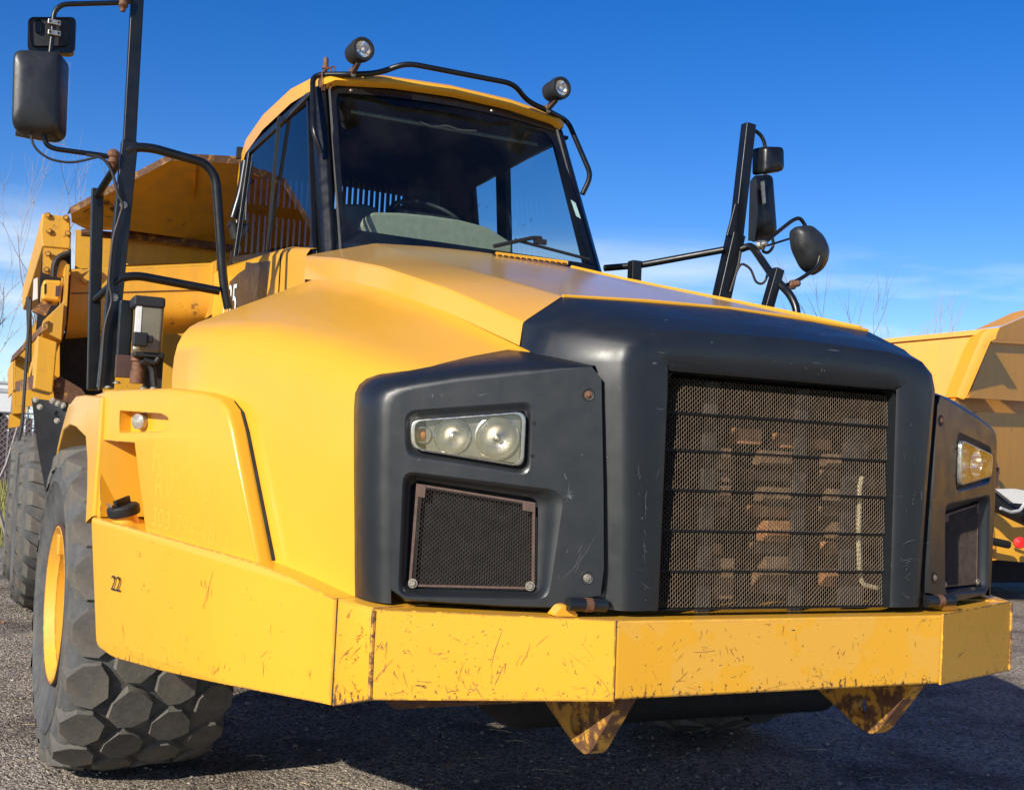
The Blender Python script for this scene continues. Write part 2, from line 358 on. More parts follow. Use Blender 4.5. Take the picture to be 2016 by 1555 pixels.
# ---------------------------------------------------------------- ground
def build_ground():
    R = random.Random(3); vs = []; fs = []
    # fine patch near the camera joined to a coarse sheet reaching the horizon
    xs = [-2000, -600, -200, -80, -40, -20, -12, -8]+[-6+.09*i for i in range(134)]+[6.1, 8, 12, 20, 40, 80, 200, 600, 2000]
    ys = [-60, -20, -8, -4]+[-1+.09*i for i in range(122)]+[10.2, 14, 20, 30, 50, 90, 200, 500, 1500, 4000]
    from mathutils import noise
    for y in ys:
        for x in xs:
            z = 0
            if -6.2 < x < 6.2 and -1.2 < y < 10.2: z = .022*noise.noise((x*.9, y*.9, 0))+.012*noise.noise((x*4, y*4, 3))+.008*R.uniform(-1, 1)-.012
            vs.append((x, y, z))
    n = len(xs)
    for j in range(len(ys)-1):
        for i in range(n-1): fs.append((j*n+i, j*n+i+1, (j+1)*n+i+1, (j+1)*n+i))
    return mesh('ground', vs, fs, 'ground', None, 60, kind='structure', fix=False)
build_ground()

# ================================================================ THE DUMP TRUCK
truck = empty('dump_truck', label='large yellow dump truck with a charcoal nose and mesh grille, filling the view', category='dump truck')
# ---------------------------------------------------------------- bumper
def build_bumper():
    b1 = (-.650, -.108, 1.129); b2 = (-1.315, .203, 1.126); z1, z2 = .892, .861
    top = [b2, b1, (.650, -.108, 1.129), (1.315, .203, 1.126), (1.315, .62, 1.126), (-1.315, .62, 1.126)]
    bot = [(-1.313, .203, z2), (-.646, -.108, z1), (.646, -.108, z1), (1.313, .203, z2), (1.313, .62, z2), (-1.313, .62, z2)]
    # middle section: plan from chamfer corner to chamfer corner
    vs = [(x, y, z) for x, y, z in top]+bot
    bump = mesh('bumper', vs, [(0, 1, 7, 6), (1, 2, 8, 7), (2, 3, 9, 8), (3, 4, 10, 9), (5, 0, 6, 11), (0, 5, 4, 3, 2, 1), (6, 7, 8, 9, 10, 11)], 'paint_front', truck, bevel=.009)
    # a second layer of the same steel: the chamfer plates at either end, each its own welded plate
    for s in (-1, 1):
        A = V((s*1.317, .1985, 1.1295)); B = V((s*.655, -.1115, 1.1325)); C = V((s*.652, -.1115, .889)); D = V((s*1.315, .1985, .8575)); nn = V((s*-.004, .008, 0))
        plate('end_plate', [A, B, C, D], nn, 'paint_bumper', bump, smooth=30)
        # tow hook under the bumper
        hk = [(s*.612, -.085, .888), (s*.612, .62, .88), (s*.612, .50, .80), (s*.612, .19, .678), (s*.612, .125, .668), (s*.612, .085, .69)]
        hole = [(s*.612, .19+.042*math.cos(a), .757+.042*math.sin(a)) for a in [i*math.pi/8 for i in range(16)]]
        plate('tow_hook', rpoly(hk, [0, 0, .02, .05, .03, .05]), (s*-.055, 0, 0), 'hook', bump, holes=[hole], back=True)
        # back side of the hook plate
        plate('tow_hook', rpoly([(s*.557, y, z) for _, y, z in hk], [0, 0, .02, .05, .03, .05]), (s*-.001, 0, 0), 'hook', bump, holes=[[(s*.557, y, z) for _, y, z in hole]])
    for s in (-1, 1): MB().tube([(s*1.3165, .200, .862), (s*1.319, .2005, 1.0), (s*1.3185, .200, 1.124)], .0075, 7, 0).out('weld_bead', 'weld', bump, 40)
    # belly under the bumper
    m = MB(); m.abox((-1.2, .30, .80), (1.2, .62, .858)); m.out('under_plate', 'rusty', bump, bevel=.01)
    return bump
bumper = build_bumper()
# scratches are in the paint; the wing pieces (left and mirrored right)
def build_wing(s):
    f = lambda p: (p[0]*(-s), p[1], p[2])
    # cap piece, seam, long wing
    T = [(-1.318, .212, 1.126), (-1.38, 0.3752, 1.1328), (-1.3876, 0.3953, 1.135), (-1.5302, 0.7727, 1.1961), (-1.994, 2.0004, 1.267)]
    B = [(-1.316, .212, .861), (-1.3797, 0.3743, 0.8079), (-1.3881, 0.3964, 0.8051), (-1.6528, 1.0971, 0.7536), (-1.8989, 1.7485, 0.7283), (-1.951, 1.8866, 0.755)]
    inn = V((.2, .075, 0))
    part = plate('wing_cap', [f(p) for p in (T[0], T[1], B[1], B[0])], V((s*-.2, .075, 0)), 'paint_bumper', truck, lip=.006)
    sm_ = [V(T[1])+V((-.004, .0, -.002)), V(T[2])+V((0, .0, -.002)), V(B[2]), V(B[1])]
    plate('seam_gap', [f(tuple(p+inn*.03)) for p in sm_], V((s*-.02, .01, 0)), 'void', part)
    wing = plate('bumper_wing', [f(p) for p in rpoly([T[2], T[3], T[4], B[5], B[4], B[3], B[2]], [.0, .2, .03, .03, .05, .3, 0])], V((s*-.16, .06, 0)), 'paint_wing', truck, lip=.008)
    return wing
wl = build_wing(1); wr = build_wing(-1)
text('number_marking', '22', (-1.9215, 1.7868, 0.9916), (.66, -1.747, 0), (0, 0, 1), .085, 'stencil', wl, .0003)

# scratches and scuffs: thin flat marks on the steel, clustered as knocks leave them
def scratches(parent, quad, n, seed, off, lowbias=1.6, big=1., mat='scratch', thin=1.):
    R = random.Random(seed); a, b, c, d = [V(p) for p in quad]   # bottom-left, bottom-right, top-right, top-left
    nn = (b-a).cross(d-a).normalized()
    if nn.dot(V((-.5, -1, 0))) < 0: nn = -nn
    m = MB(); W, H = (b-a).length, (d-a).length; k = 0
    while k < n:
        cu, cv = R.random(), R.random()**lowbias; ang = R.choice((R.gauss(.5, .5), R.gauss(2.2, .5), R.gauss(1.6, .3)))
        for j in range(R.choice((1, 1, 1, 2, 3, 5))):
            u, v = cu+R.gauss(0, .018)*(j > 0), cv+R.gauss(0, .05)*(j > 0); th = ang+R.gauss(0, .25)
            L = min(.14, .004+R.expovariate(1/.014)*(3 if R.random() < .08 else 1))*big; w_ = thin*R.uniform(.0008, .0026)*(1.8 if L < .012 else 1); bend = R.gauss(0, .16); pts = []
            for i in range(5):
                t = i/4-.5; x = u*W+L*t*math.cos(th+bend*t); y = v*H+L*t*math.sin(th+bend*t); pts.append((x, y))
            if min(p[0] for p in pts) < .004 or max(p[0] for p in pts) > W-.004 or min(p[1] for p in pts) < .004 or max(p[1] for p in pts) > H-.004: continue
            vs = []
            for i, (x, y) in enumerate(pts):
                ww = w_*(.25+math.sin(math.pi*(i+.3)/4.6))*R.uniform(.6, 1.2); px, py = -math.sin(th)*ww*.5, math.cos(th)*ww*.5
                for sg in (1, -1):
                    U, W2 = (x+sg*px)/W, (y+sg*py)/H; p = (a*(1-U)+b*U)*(1-W2)+(d*(1-U)+c*U)*W2; vs.append(p+nn*off)
            m.add(vs, [(2*i, 2*i+1, 2*i+3, 2*i+2) for i in range(4)]); k += 1
    mesh('scratch_marks', m.v, m.f, mat, parent, fix=False, kind='stuff')
M['scuff'] = simple('pale_scuff', (.10, .108, .112), .6, 0, .4, 45)
M['scratch'] = simple('brown_scratch', (.33, .165, .04), .6, 0, .65, 40)
scratches(bumper, [(-1.317, .1985, .8575), (-.652, -.1115, .889), (-.655, -.1115, 1.1325), (-1.317, .1985, 1.1295)], 150, 1, .0007)
scratches(bumper, [(-.646, -.108, .892), (.646, -.108, .892), (.650, -.108, 1.129), (-.650, -.108, 1.129)], 95, 2, .0009, 3.0)
scratches(bumper, [(.652, -.1115, .889), (1.315, .1985, .8575), (1.317, .1985, 1.1295), (.655, -.1115, 1.1325)], 26, 3, .0007)
scratches(wl, [(-1.8947, 1.7375, 0.7382), (-1.3891, 0.3992, 0.8077), (-1.3893, 0.3997, 1.1281), (-1.936, 1.8467, 1.2497)], 80, 4, .0012, 2.6, 1.4)
scratches(wl, [(-1.3798, 0.3745, 0.8109), (-1.320, .216, .864), (-1.321, .216, 1.122), (-1.3799, 0.3748, 1.1281)], 40, 5, .0012, 2.4)

# ---------------------------------------------------------------- hood and side panels
def build_hood():
    A = [(-.662, .335, 2.163), (-.652, .88, 2.288), (-.637, 1.5, 2.425), (-.62, 2.1, 2.558), (-.606, 2.7, 2.70)]
    Nn = [(-.806, .335, 2.060), (-.872, .88, 2.226), (-.945, 1.5, 2.385), (-.975, 2.1, 2.50), (-.975, 2.7, 2.592)]
    B = [(-.815, .335, 1.980), (-.872, .88, 2.138), (-.945, 1.5, 2.290), (-.975, 2.1, 2.385), (-.971, 2.7, 2.468)]
    T = [(-.33, .335, 2.178), (-.325, .88, 2.305), (-.318, 1.5, 2.443), (-.31, 2.1, 2.578), (-.30, 2.72, 2.722)]
    C0 = [(0, p[1]-(.01 if i == 0 else 0), p[2]+.006) for i, p in enumerate(T)]
    def rnd(P, Q, R, t):   # three points rounding corner Q between P and R
        a, b = lerp(Q, P, t), lerp(Q, R, t); c = tuple(.25*a[i]+.5*Q[i]+.25*b[i] for i in range(3)); return [a, c, b]
    cols = []
    for i in range(5):
        half = [C0[i], T[i]]+rnd(T[i], A[i], Nn[i], .05)+rnd(A[i], Nn[i], B[i], .10)+[B[i]]
        cols.append(half)
    rows = [c+[] for c in cols]
    full = [[p for p in reversed(r[1:])]+[(-p[0], p[1], p[2]) if p[0] else p for p in r] for r in rows]
    full = [[tuple(p) for p in r[:-1]]+[tuple(r[-1])] for r in full]
    rear = [(p[0], 2.76, p[2]-.5) for p in full[-1]]
    hood = grid('hood', full+[rear], 'paint_hood', truck, 17)
    ed = MB(); ed.tube([(-.664, .330, 2.160), (-.33, .326, 2.176), (0, .318, 2.182), (.33, .326, 2.176), (.664, .330, 2.160)], .007, 6, 0); ed.out('hood_edge', 'paint', hood, 40)
    bd = MB(); bd.tube([(-p[0]-.03, p[1], p[2]+.002) for p in A], .012, 6, 0); bd.out('hood_bead', 'paint', hood, 40)
    # shoulders and side panels
    for s in (-1, 1):
        g = lambda p: (p[0]*(-s)*-1 if s == 1 else p[0], p[1], p[2])
        C = [(-1.2937, 0.375, 1.8502), (-1.4247, 0.7219, 1.9486), (-1.5625, 1.0865, 2.0209), (-1.6668, 1.3626, 2.041), (-1.7593, 1.6076, 2.044)]
        D = [(-1.3171, 0.4371, 1.1354), (-1.3943, 0.6414, 1.1497), (-1.4974, 0.9143, 1.1668), (-1.6055, 1.2003, 1.1762), (-1.7474, 1.5759, 1.1972)]
        Bq = [(-.815, .338, 1.978), (-.872, .88, 2.138), (-.945, 1.5, 2.290), (-.98, 2.05, 2.385), (-1.0, 2.42, 2.43)]
        rows = []
        for i in range(5):
            b, c, d = Bq[i], C[i], D[i]
            rr = .17
            top = [lerp(b, c, t) for t in (0, .3, .6)]; p = lerp(c, b, rr/(V(b)-V(c)).length); q = lerp(c, d, rr/(V(d)-V(c)).length)
            arc = [tuple((1-t)**2*p[k]+2*t*(1-t)*c[k]+t*t*q[k] for k in range(3)) for t in (0, .2, .4, .6, .8, 1)]
            rows.append(top+arc+[lerp(q, d, .33), lerp(q, d, .66), d])
        rows.insert(0, [(p[0]*.985, p[1]-.07, p[2]-.022) for p in rows[0]])
        # rounded rear edge
        last = [(p[0]*.985+.01, p[1]+.07, p[2]-.02) for p in rows[-1]]; last2 = [(p[0]*.88, p[1]+.12, p[2]-.10) for p in rows[-1]]
        rows = [[(p[0]*(1 if s == -1 else -1), p[1], p[2]) for p in r] for r in rows+[last, last2]]
        grid('side_shoulder', rows, 'paint', truck, 50)
    # air vent strip by the windscreen
    v = MB(); a, b = (0.0164, 2.52, 2.6901), (0.3969, 2.4, 2.6674)
    v.tube([a, b], .012, 6, 0); v.out('hood_vent', 'paint_edge', hood, 30)
    for i in range(26):
        t = i/25; p = lerp(a, b, t)
        if i % 2 == 0: MB().box((p[0]-.02, p[1]-.035, p[2]-.012), (.006, 0, 0), (0, .016, .004), (0, 0, .004)).out('vent_slot', 'void', hood)
    return hood
hood = build_hood()

# ---------------------------------------------------------------- nose cowl with main grille
def build_nose():
    # half profile stations: list of (outer edge) points going from grille opening out to the yellow hood
    zb, zt = 1.150, 1.905
    L = []   # rows along the left leg, bottom to top: inner edge, crease, facet edge, rear
    for t in (0, .15, .3, .5, .7, .88, 1.0):
        z = zb+(1.915-zb)*t; xi = -.462+(.006*t)
        xc = -.593-.040*t-.012*max(0, t-.5); xi = -.468+.0*t
        L.append([(xi, -.047-.002*t, z), (xi-.012, -.058, z), (xc+.02, -.058-.004*t, z), (xc-.01, -.046, z), (-.795, .19, z), (-.813, .225, z), (-.815, .335, z)])
    m = MB(); rows = L; n = 7
    def tri_rows(rows, sgn):
        vs = [(p[0]*sgn, p[1], p[2]) for r in rows for p in r]; fs = []
        for j in range(len(rows)-1):
            for i in range(len(rows[0])-1):
                k = (j*n+i, j*n+i+1, (j+1)*n+i+1, (j+1)*n+i); fs.append(k if sgn < 0 else k[::-1])
        m.add(vs, fs)
    # crown: rounded shoulder and top; points swept from leg to centre
    T0 = L[-1]
    crown = []
    prof_top = [(-.462, -.049, 1.903), (-.45, -.060, 1.915), (-.44, -.064, 1.985), (-.43, -.050, 2.035), (-.42, .03, 2.075), (-.41, .10, 2.098), (-.40, .33, 2.172)]
    mid = [(-.466, -.049, 1.908), (-.478, -.060, 1.928), (-.555, -.064, 1.975), (-.585, -.046, 2.012), (-.66, .09, 2.05), (-.675, .14, 2.075), (-.662, .333, 2.160)]
    mid0 = [(-.467, -.049, 1.906), (-.480, -.060, 1.922), (-.60, -.064, 1.955), (-.632, -.046, 1.972), (-.775, .17, 2.012), (-.79, .21, 2.028), (-.806, .334, 2.058)]
    cen = [(0, -.053, 1.903), (0, -.064, 1.915), (0, -.068, 1.995), (0, -.054, 2.045), (0, .03, 2.088), (0, .10, 2.108), (0, .325, 2.184)]
    rows = L+[mid0, mid, prof_top, cen]
    tri_rows(rows, -1) if False else None
    for sg in (1, -1):
        tri_rows([[p for p in r] for r in rows], sg)
    cowl = m.out('nose_cowl', 'charcoal', truck, 42)
    # return flange of the opening (goes back to the mesh)
    fl = MB(); o = [(-.466, -.05, 1.15), (-.466, -.05, 1.9), (.466, -.05, 1.9), (.466, -.05, 1.15)]
    rr = rpoly([o[1], o[2]]+[(.466, -.05, 1.15), (-.466, -.05, 1.15)], [.03, .03, 0, 0])
    n_ = len(rr); fl.add([V(p) for p in rr]+[V(p)+V((0, .06, 0)) for p in rr], [(i, (i+1) % n_, (i+1) % n_+n_, i+n_) for i in range(n_-1)]); fl.out('opening_flange', 'charcoal', cowl, 40)
    # skirt below the mesh
    # mesh bands: six slightly tilted expanded-metal panels with dark louvre rails between
    zz = [1.150, 1.268, 1.398, 1.528, 1.655, 1.775, 1.888]
    for i in range(6):
        z0, z1 = zz[i]+.004, zz[i+1]-.003
        Pf = lambda s, t, z0=z0, z1=z1: (-.464+.928*s, -.016+.010*t, z0+(z1-z0)*t)
        screen('grille_mesh', Pf, 52, max(6, int(round((z1-z0)/7.4e-3))), .0019, (0, -1, 0), 'mesh', cowl)
        if i: MB().abox((-.462, -.012, zz[i]-.003), (.462, .05, zz[i]+.003)).out('louvre_rail', 'void', cowl)
    # radiator core and things seen through the mesh
    MB().abox((-.78, .30, 1.10), (.78, .325, 2.04)).out('radiator_core', 'void', cowl)
    for x in (-.235, .14):
        MB().abox((x-.028, .045, 1.12), (x+.028, .062, 1.89)).out('support_column', 'column', cowl, bevel=.006)
    MB().abox((.33, .05, 1.14), (.44, .066, 1.80)).out('support_column', 'column', cowl, bevel=.006)
    def blk(u0, v0, u1, v1, mt):
        pass
    patches = [(1455, 842, 1500, 876, 0), (1541, 852, 1588, 884, 0), (1610, 864, 1642, 886, 0), (1395, 882, 1440, 925, 1), (1397, 930, 1435, 948, 1), (1502, 888, 1585, 918, 1), (1490, 926, 1585, 950, 1), (1400, 955, 1438, 985, 1), (1505, 960, 1580, 988, 1), (1490, 996, 1575, 1020, 0), (1405, 1000, 1440, 1015, 1), (1510, 1025, 1570, 1065, 0), (1495, 1070, 1580, 1092, 1), (1408, 1070, 1425, 1090, 1), (1632, 895, 1690, 920, 1), (1634, 925, 1675, 950, 1), (1640, 965, 1680, 985, 1), (1634, 998, 1680, 1018, 1), (1645, 1030, 1680, 1060, 1), (1636, 1068, 1668, 1090, 0), (1635, 1125, 1665, 1150, 0), (1500, 1130, 1570, 1165, 1), (1512, 1095, 1560, 1122, 1)]
    return cowl
cowl = build_nose()
scratches(cowl, [(-.585, -.0635, 1.17), (-.49, -.0615, 1.17), (-.49, -.064, 1.85), (-.60, -.066, 1.85)], 18, 81, .0008, 1.8, 2., 'scuff', .6)
scratches(cowl, [(.49, -.0615, 1.17), (.585, -.0635, 1.17), (.60, -.066, 1.85), (.49, -.064, 1.85)], 20, 82, .0008, 2.2, 1.6, 'scuff', .7)
scratches(cowl, [(-.4, -.0655, 1.925), (.4, -.0655, 1.925), (.4, -.0655, 1.975), (-.4, -.0655, 1.975)], 8, 83, .0012, 1., 2., 'scuff', .5)
foam_px = [(-0.1052, 0.07, 1.7419), (-0.0084, 0.07, 1.688), (0.0771, 0.07, 1.7341), (0.1818, 0.07, 1.6828), (0.2288, 0.07, 1.7205), (0.302, 0.07, 1.6847), (-0.0202, 0.07, 1.48), (0.1702, 0.07, 1.4426), (0.0243, 0.07, 1.4309), (0.1608, 0.07, 1.3582), (0.3022, 0.07, 1.36), (0.3763, 0.07, 1.3179), (0.2996, 0.07, 1.2641), (0.381, 0.07, 1.2054), (-0.1836, 0.07, 1.3507), (-0.1412, 0.07, 1.3139)]
dull_px = [(-0.2248, 0.07, 1.6711), (-0.1297, 0.07, 1.5984), (-0.217, 0.07, 1.59), (-0.1277, 0.07, 1.5558), (-0.0034, 0.07, 1.6709), (0.1779, 0.07, 1.619), (-0.0299, 0.07, 1.6022), (0.1802, 0.07, 1.5661), (-0.2088, 0.07, 1.5446), (-0.1247, 0.07, 1.491), (0.0085, 0.07, 1.5465), (0.1767, 0.07, 1.4955), (-0.1953, 0.07, 1.4722), (-0.1224, 0.07, 1.4399), (-0.0039, 0.07, 1.3528), (0.1844, 0.07, 1.3164), (0.2801, 0.07, 1.6712), (0.414, 0.07, 1.6245), (0.287, 0.07, 1.6143), (0.3885, 0.07, 1.5731), (0.3033, 0.07, 1.5488), (0.4005, 0.07, 1.505), (0.288, 0.07, 1.4842), (0.4028, 0.07, 1.451), (0.3195, 0.07, 1.4314), (0.4106, 0.07, 1.372), (0.0111, 0.07, 1.2531), (0.1749, 0.07, 1.1834), (0.0339, 0.07, 1.3101), (0.1498, 0.07, 1.2603), (-0.1732, 0.07, 1.3001), (-0.0892, 0.07, 1.1646)]
for L_, mt in ((foam_px, 'foam'), (dull_px, 'foam_dull')):
    for i in range(0, len(L_), 2):
        a, b = L_[i], L_[i+1]; MB().abox((min(a[0], b[0]), .07+.003*(i % 8), min(a[2], b[2])), (max(a[0], b[0]), .13, max(a[2], b[2]))).out('radiator_block', mt, cowl, bevel=.004)
MB().tube([(0.3873, 0.02, 1.5965), (0.3776, 0.02, 1.557), (0.3804, 0.02, 1.3795), (0.3893, 0.02, 1.2734), (0.4005, 0.02, 1.2203), (0.4673, 0.02, 1.2077)], .0085, 8, .03).out('washer_hose', 'rope', cowl, 40)

# ---------------------------------------------------------------- headlight panels (left one built, right one mirrored)
def headlight_panel(s):
    """s=-1 left in the picture, +1 its mirror"""
    f = (lambda p: p) if s < 0 else (lambda p: (-p[0], p[1], p[2]))
    F = lambda ps: [f(p) for p in ps]
    D = lambda d: V((d[0] if s < 0 else -d[0], d[1], d[2]))
    nrm = V((-.425, -.905, 0)); back = -nrm
    outer = [(-1.2761, 0.2581, 1.7512), (-1.2672, 0.2539, 1.7755), (-1.245, 0.2435, 1.7909), (-1.2097, 0.2269, 1.8038), (-1.0962, 0.1735, 1.832), (-0.8969, 0.0798, 1.8662), (-0.7973, 0.033, 1.884), (-0.7192, -0.0037, 1.8992), (-0.6906, -0.0171, 1.8642), (-0.6714, -0.0261, 1.5259), (-0.6601, -0.0314, 1.2762), (-0.6668, -0.0283, 1.1949), (-0.7118, -0.0071, 1.1862), (-0.7205, -0.0031, 1.1546), (-0.923, 0.0921, 1.1498), (-1.2074, 0.2258, 1.1529), (-1.2515, 0.2465, 1.1817), (-1.2694, 0.2549, 1.4941), (-1.2772, 0.2586, 1.7147)]
    hl = rpoly([(-1.2195, 0.2315, 1.7082), (-0.8978, 0.0803, 1.7536), (-0.8974, 0.0801, 1.5768), (-1.2152, 0.2294, 1.6168)], [.03, .02, .03, .03])
    gr = rpoly([(-1.2135, 0.2286, 1.5207), (-0.852, 0.0587, 1.4818), (-0.8425, 0.0543, 1.1915), (-1.2131, 0.2285, 1.1838)], [.03, .03, .03, .03])
    hlo = rpoly([(-1.2409, 0.2415, 1.7356), (-0.8819, 0.0728, 1.7829), (-0.8776, 0.0708, 1.5495), (-1.2311, 0.2369, 1.5907)], [.04, .03, .04, .04])
    gro = rpoly([(-1.2363, 0.2394, 1.5494), (-0.7791, 0.0245, 1.5108), (-0.8106, 0.0393, 1.1746), (-1.232, 0.2373, 1.1609)], [.04, .05, .04, .04])
    panel = plate('headlight_panel', F(outer), D(back*.03), 'charcoal', truck, holes=[F(hlo), F(gro)], holedepth=D(back*.002), smooth=40)
    for big, sm, dp in ((hlo, hl, .016), (gro, gr, .034)):
        rows = []
        for j in range(6):
            a_ = j/5; e_ = a_*a_*(3-2*a_); rows.append(F([V(p).lerp(V(r_), a_)+back*dp*e_ for p, r_ in zip(big+big[:1], sm+sm[:1])]))
        rows.append(F([V(p)+back*(dp+.05) for p in sm+sm[:1]])); grid('pocket_rim', rows, 'charcoal', panel, 60)
    # rolled outer facet, top bevel and lower roll
    A_ = [(-1.2494, 0.2455, 1.1382), (-1.2694, 0.2549, 1.4941), (-1.2772, 0.2586, 1.7147), (-1.2761, 0.2581, 1.7512), (-1.2672, 0.2539, 1.7755), (-1.245, 0.2435, 1.7909), (-1.2097, 0.2269, 1.8038), (-1.0962, 0.1735, 1.832), (-0.8969, 0.0798, 1.8662), (-0.7973, 0.033, 1.884), (-0.7192, -0.0037, 1.8992)]
    M_ = [(-1.3212, 0.2673, 1.1421), (-1.3412, 0.2767, 1.4908), (-1.3496, 0.2806, 1.7187), (-1.3476, 0.2797, 1.7662), (-1.3335, 0.2731, 1.8002), (-1.3032, 0.2588, 1.8239), (-1.2579, 0.2375, 1.8358), (-1.1232, 0.1742, 1.865), (-0.9102, 0.0741, 1.903), (-0.8102, 0.0271, 1.9034), (-0.7202, -0.0152, 1.9017)]
    E_ = [(-1.3116, 0.455, 1.133), (-1.3236, 0.47, 1.4825), (-1.3337, 0.475, 1.7468), (-1.3327, 0.475, 1.7901), (-1.3221, 0.47, 1.819), (-1.3005, 0.46, 1.8401), (-1.2678, 0.44, 1.8549), (-1.0668, 0.37, 1.91), (-0.8652, 0.315, 1.9614), (-0.7709, 0.2, 1.9452), (-0.6742, 0.05, 1.9117)]
    rows = [F([tuple((1-t)**2*p[k]+2*t*(1-t)*m_[k]+t*t*e[k] for k in range(3)) for p, m_, e in zip(A_, M_, E_)]) for t in (0, .12, .25, .4, .55, .7, .85, 1)]
    rows.append(F([(e[0]+.05, e[1]+.03, e[2]-(.0 if i < 3 else .03)) for i, e in enumerate(E_)]))
    grid('outer_facet', rows, 'charcoal', panel, 75)
    low0 = [(-1.2515, 0.2465, 1.1817), (-1.2074, 0.2258, 1.1529), (-0.923, 0.0921, 1.1498), (-0.7205, -0.0031, 1.1546)]; low1 = [(p[0]+.01, p[1]+.05, p[2]-.012) for p in low0]
    grid('lower_roll', [F(low0), F(low1)], 'charcoal', panel, 60)
    # pocket floors
    off = back*.062
    plate('pocket_floor', F([V(p)+off for p in gr]), D(back*.16), 'void', panel, back=True)
    # lower expanded-metal screen with brown frame
    q = [V(p)+back*.03 for p in [(-1.1987, 0.2217, 1.5104), (-0.86, 0.0625, 1.4688), (-0.8514, 0.0585, 1.2004), (-1.2063, 0.2253, 1.1904)]]
    q = [V(f(tuple(p))) for p in q]
    fr_o = rpoly([tuple(p) for p in q], .02); cen = sum(q, V())/4
    fr_i = [cen+(V(p)-cen)*.955 for p in fr_o]
    plate('screen_frame', fr_o, D(back*.006), 'frame_brown', panel, holes=[fr_i])
    a, b, c, d = [cen+(p-cen)*.965 for p in q]
    Pf = lambda u, t: tuple(((d*(1-u)+c*u)*(1-t)+(a*(1-u)+b*u)*t)+D(back*.004))
    screen('side_screen', Pf, 25, 42, .0021, D(nrm), 'side_wire', panel)
    for k in (2, 3): bolt('screen_bolt', q[k]+(cen-q[k])*.07+D(nrm*.003), D(nrm), .011, 'steel', panel)
    for k in (0, 1):
        e = q[k]; g1 = e+(q[(k+1) % 4]-e).normalized()*.03; g2 = e+(q[k-1]-e).normalized()*.04; g3 = g1+(g2-e)
        plate('corner_tab', [e+D(nrm*.002), g1+D(nrm*.002), g3+D(nrm*.002), g2+D(nrm*.002)], D(back*.004), 'frame_brown', panel)
    # hose inside, behind the screen
    MB().tube(F([tuple(V(p)+back*.09) for p in [(-0.9482, 0.104, 1.4013), (-0.9675, 0.113, 1.3533), (-0.9783, 0.1181, 1.2746), (-1.0258, 0.1404, 1.2252), (-1.1386, 0.1935, 1.2034)]]), .02, 8, .03).out('inner_hose', 'column', panel, 40)
    # panel screws in round recesses
    for (p, mt) in (((-0.7257, -0.0006, 1.8117), 'rustbolt'), ((-0.7058, -0.01, 1.2472), 'steel')):
        p = V(f(p)); nn = D(nrm); r_ = MB(); r_.lathe([(.021, .0015), (.019, .003), (.014, .001), (.0001, .0005)], p, nn, 18); r_.out('screw_recess', 'black_matt', panel, 40); bolt('panel_screw', p+nn*.001, nn, .009, mt, panel)
    for p in [(-0.8747, 0.0694, 1.7153), (-0.8747, 0.0694, 1.6143)]:
        MB().lathe([(.006, .002), (.0001, .0022)], f(p), D(nrm), 10).out('panel_hole', 'void', panel)
    return panel
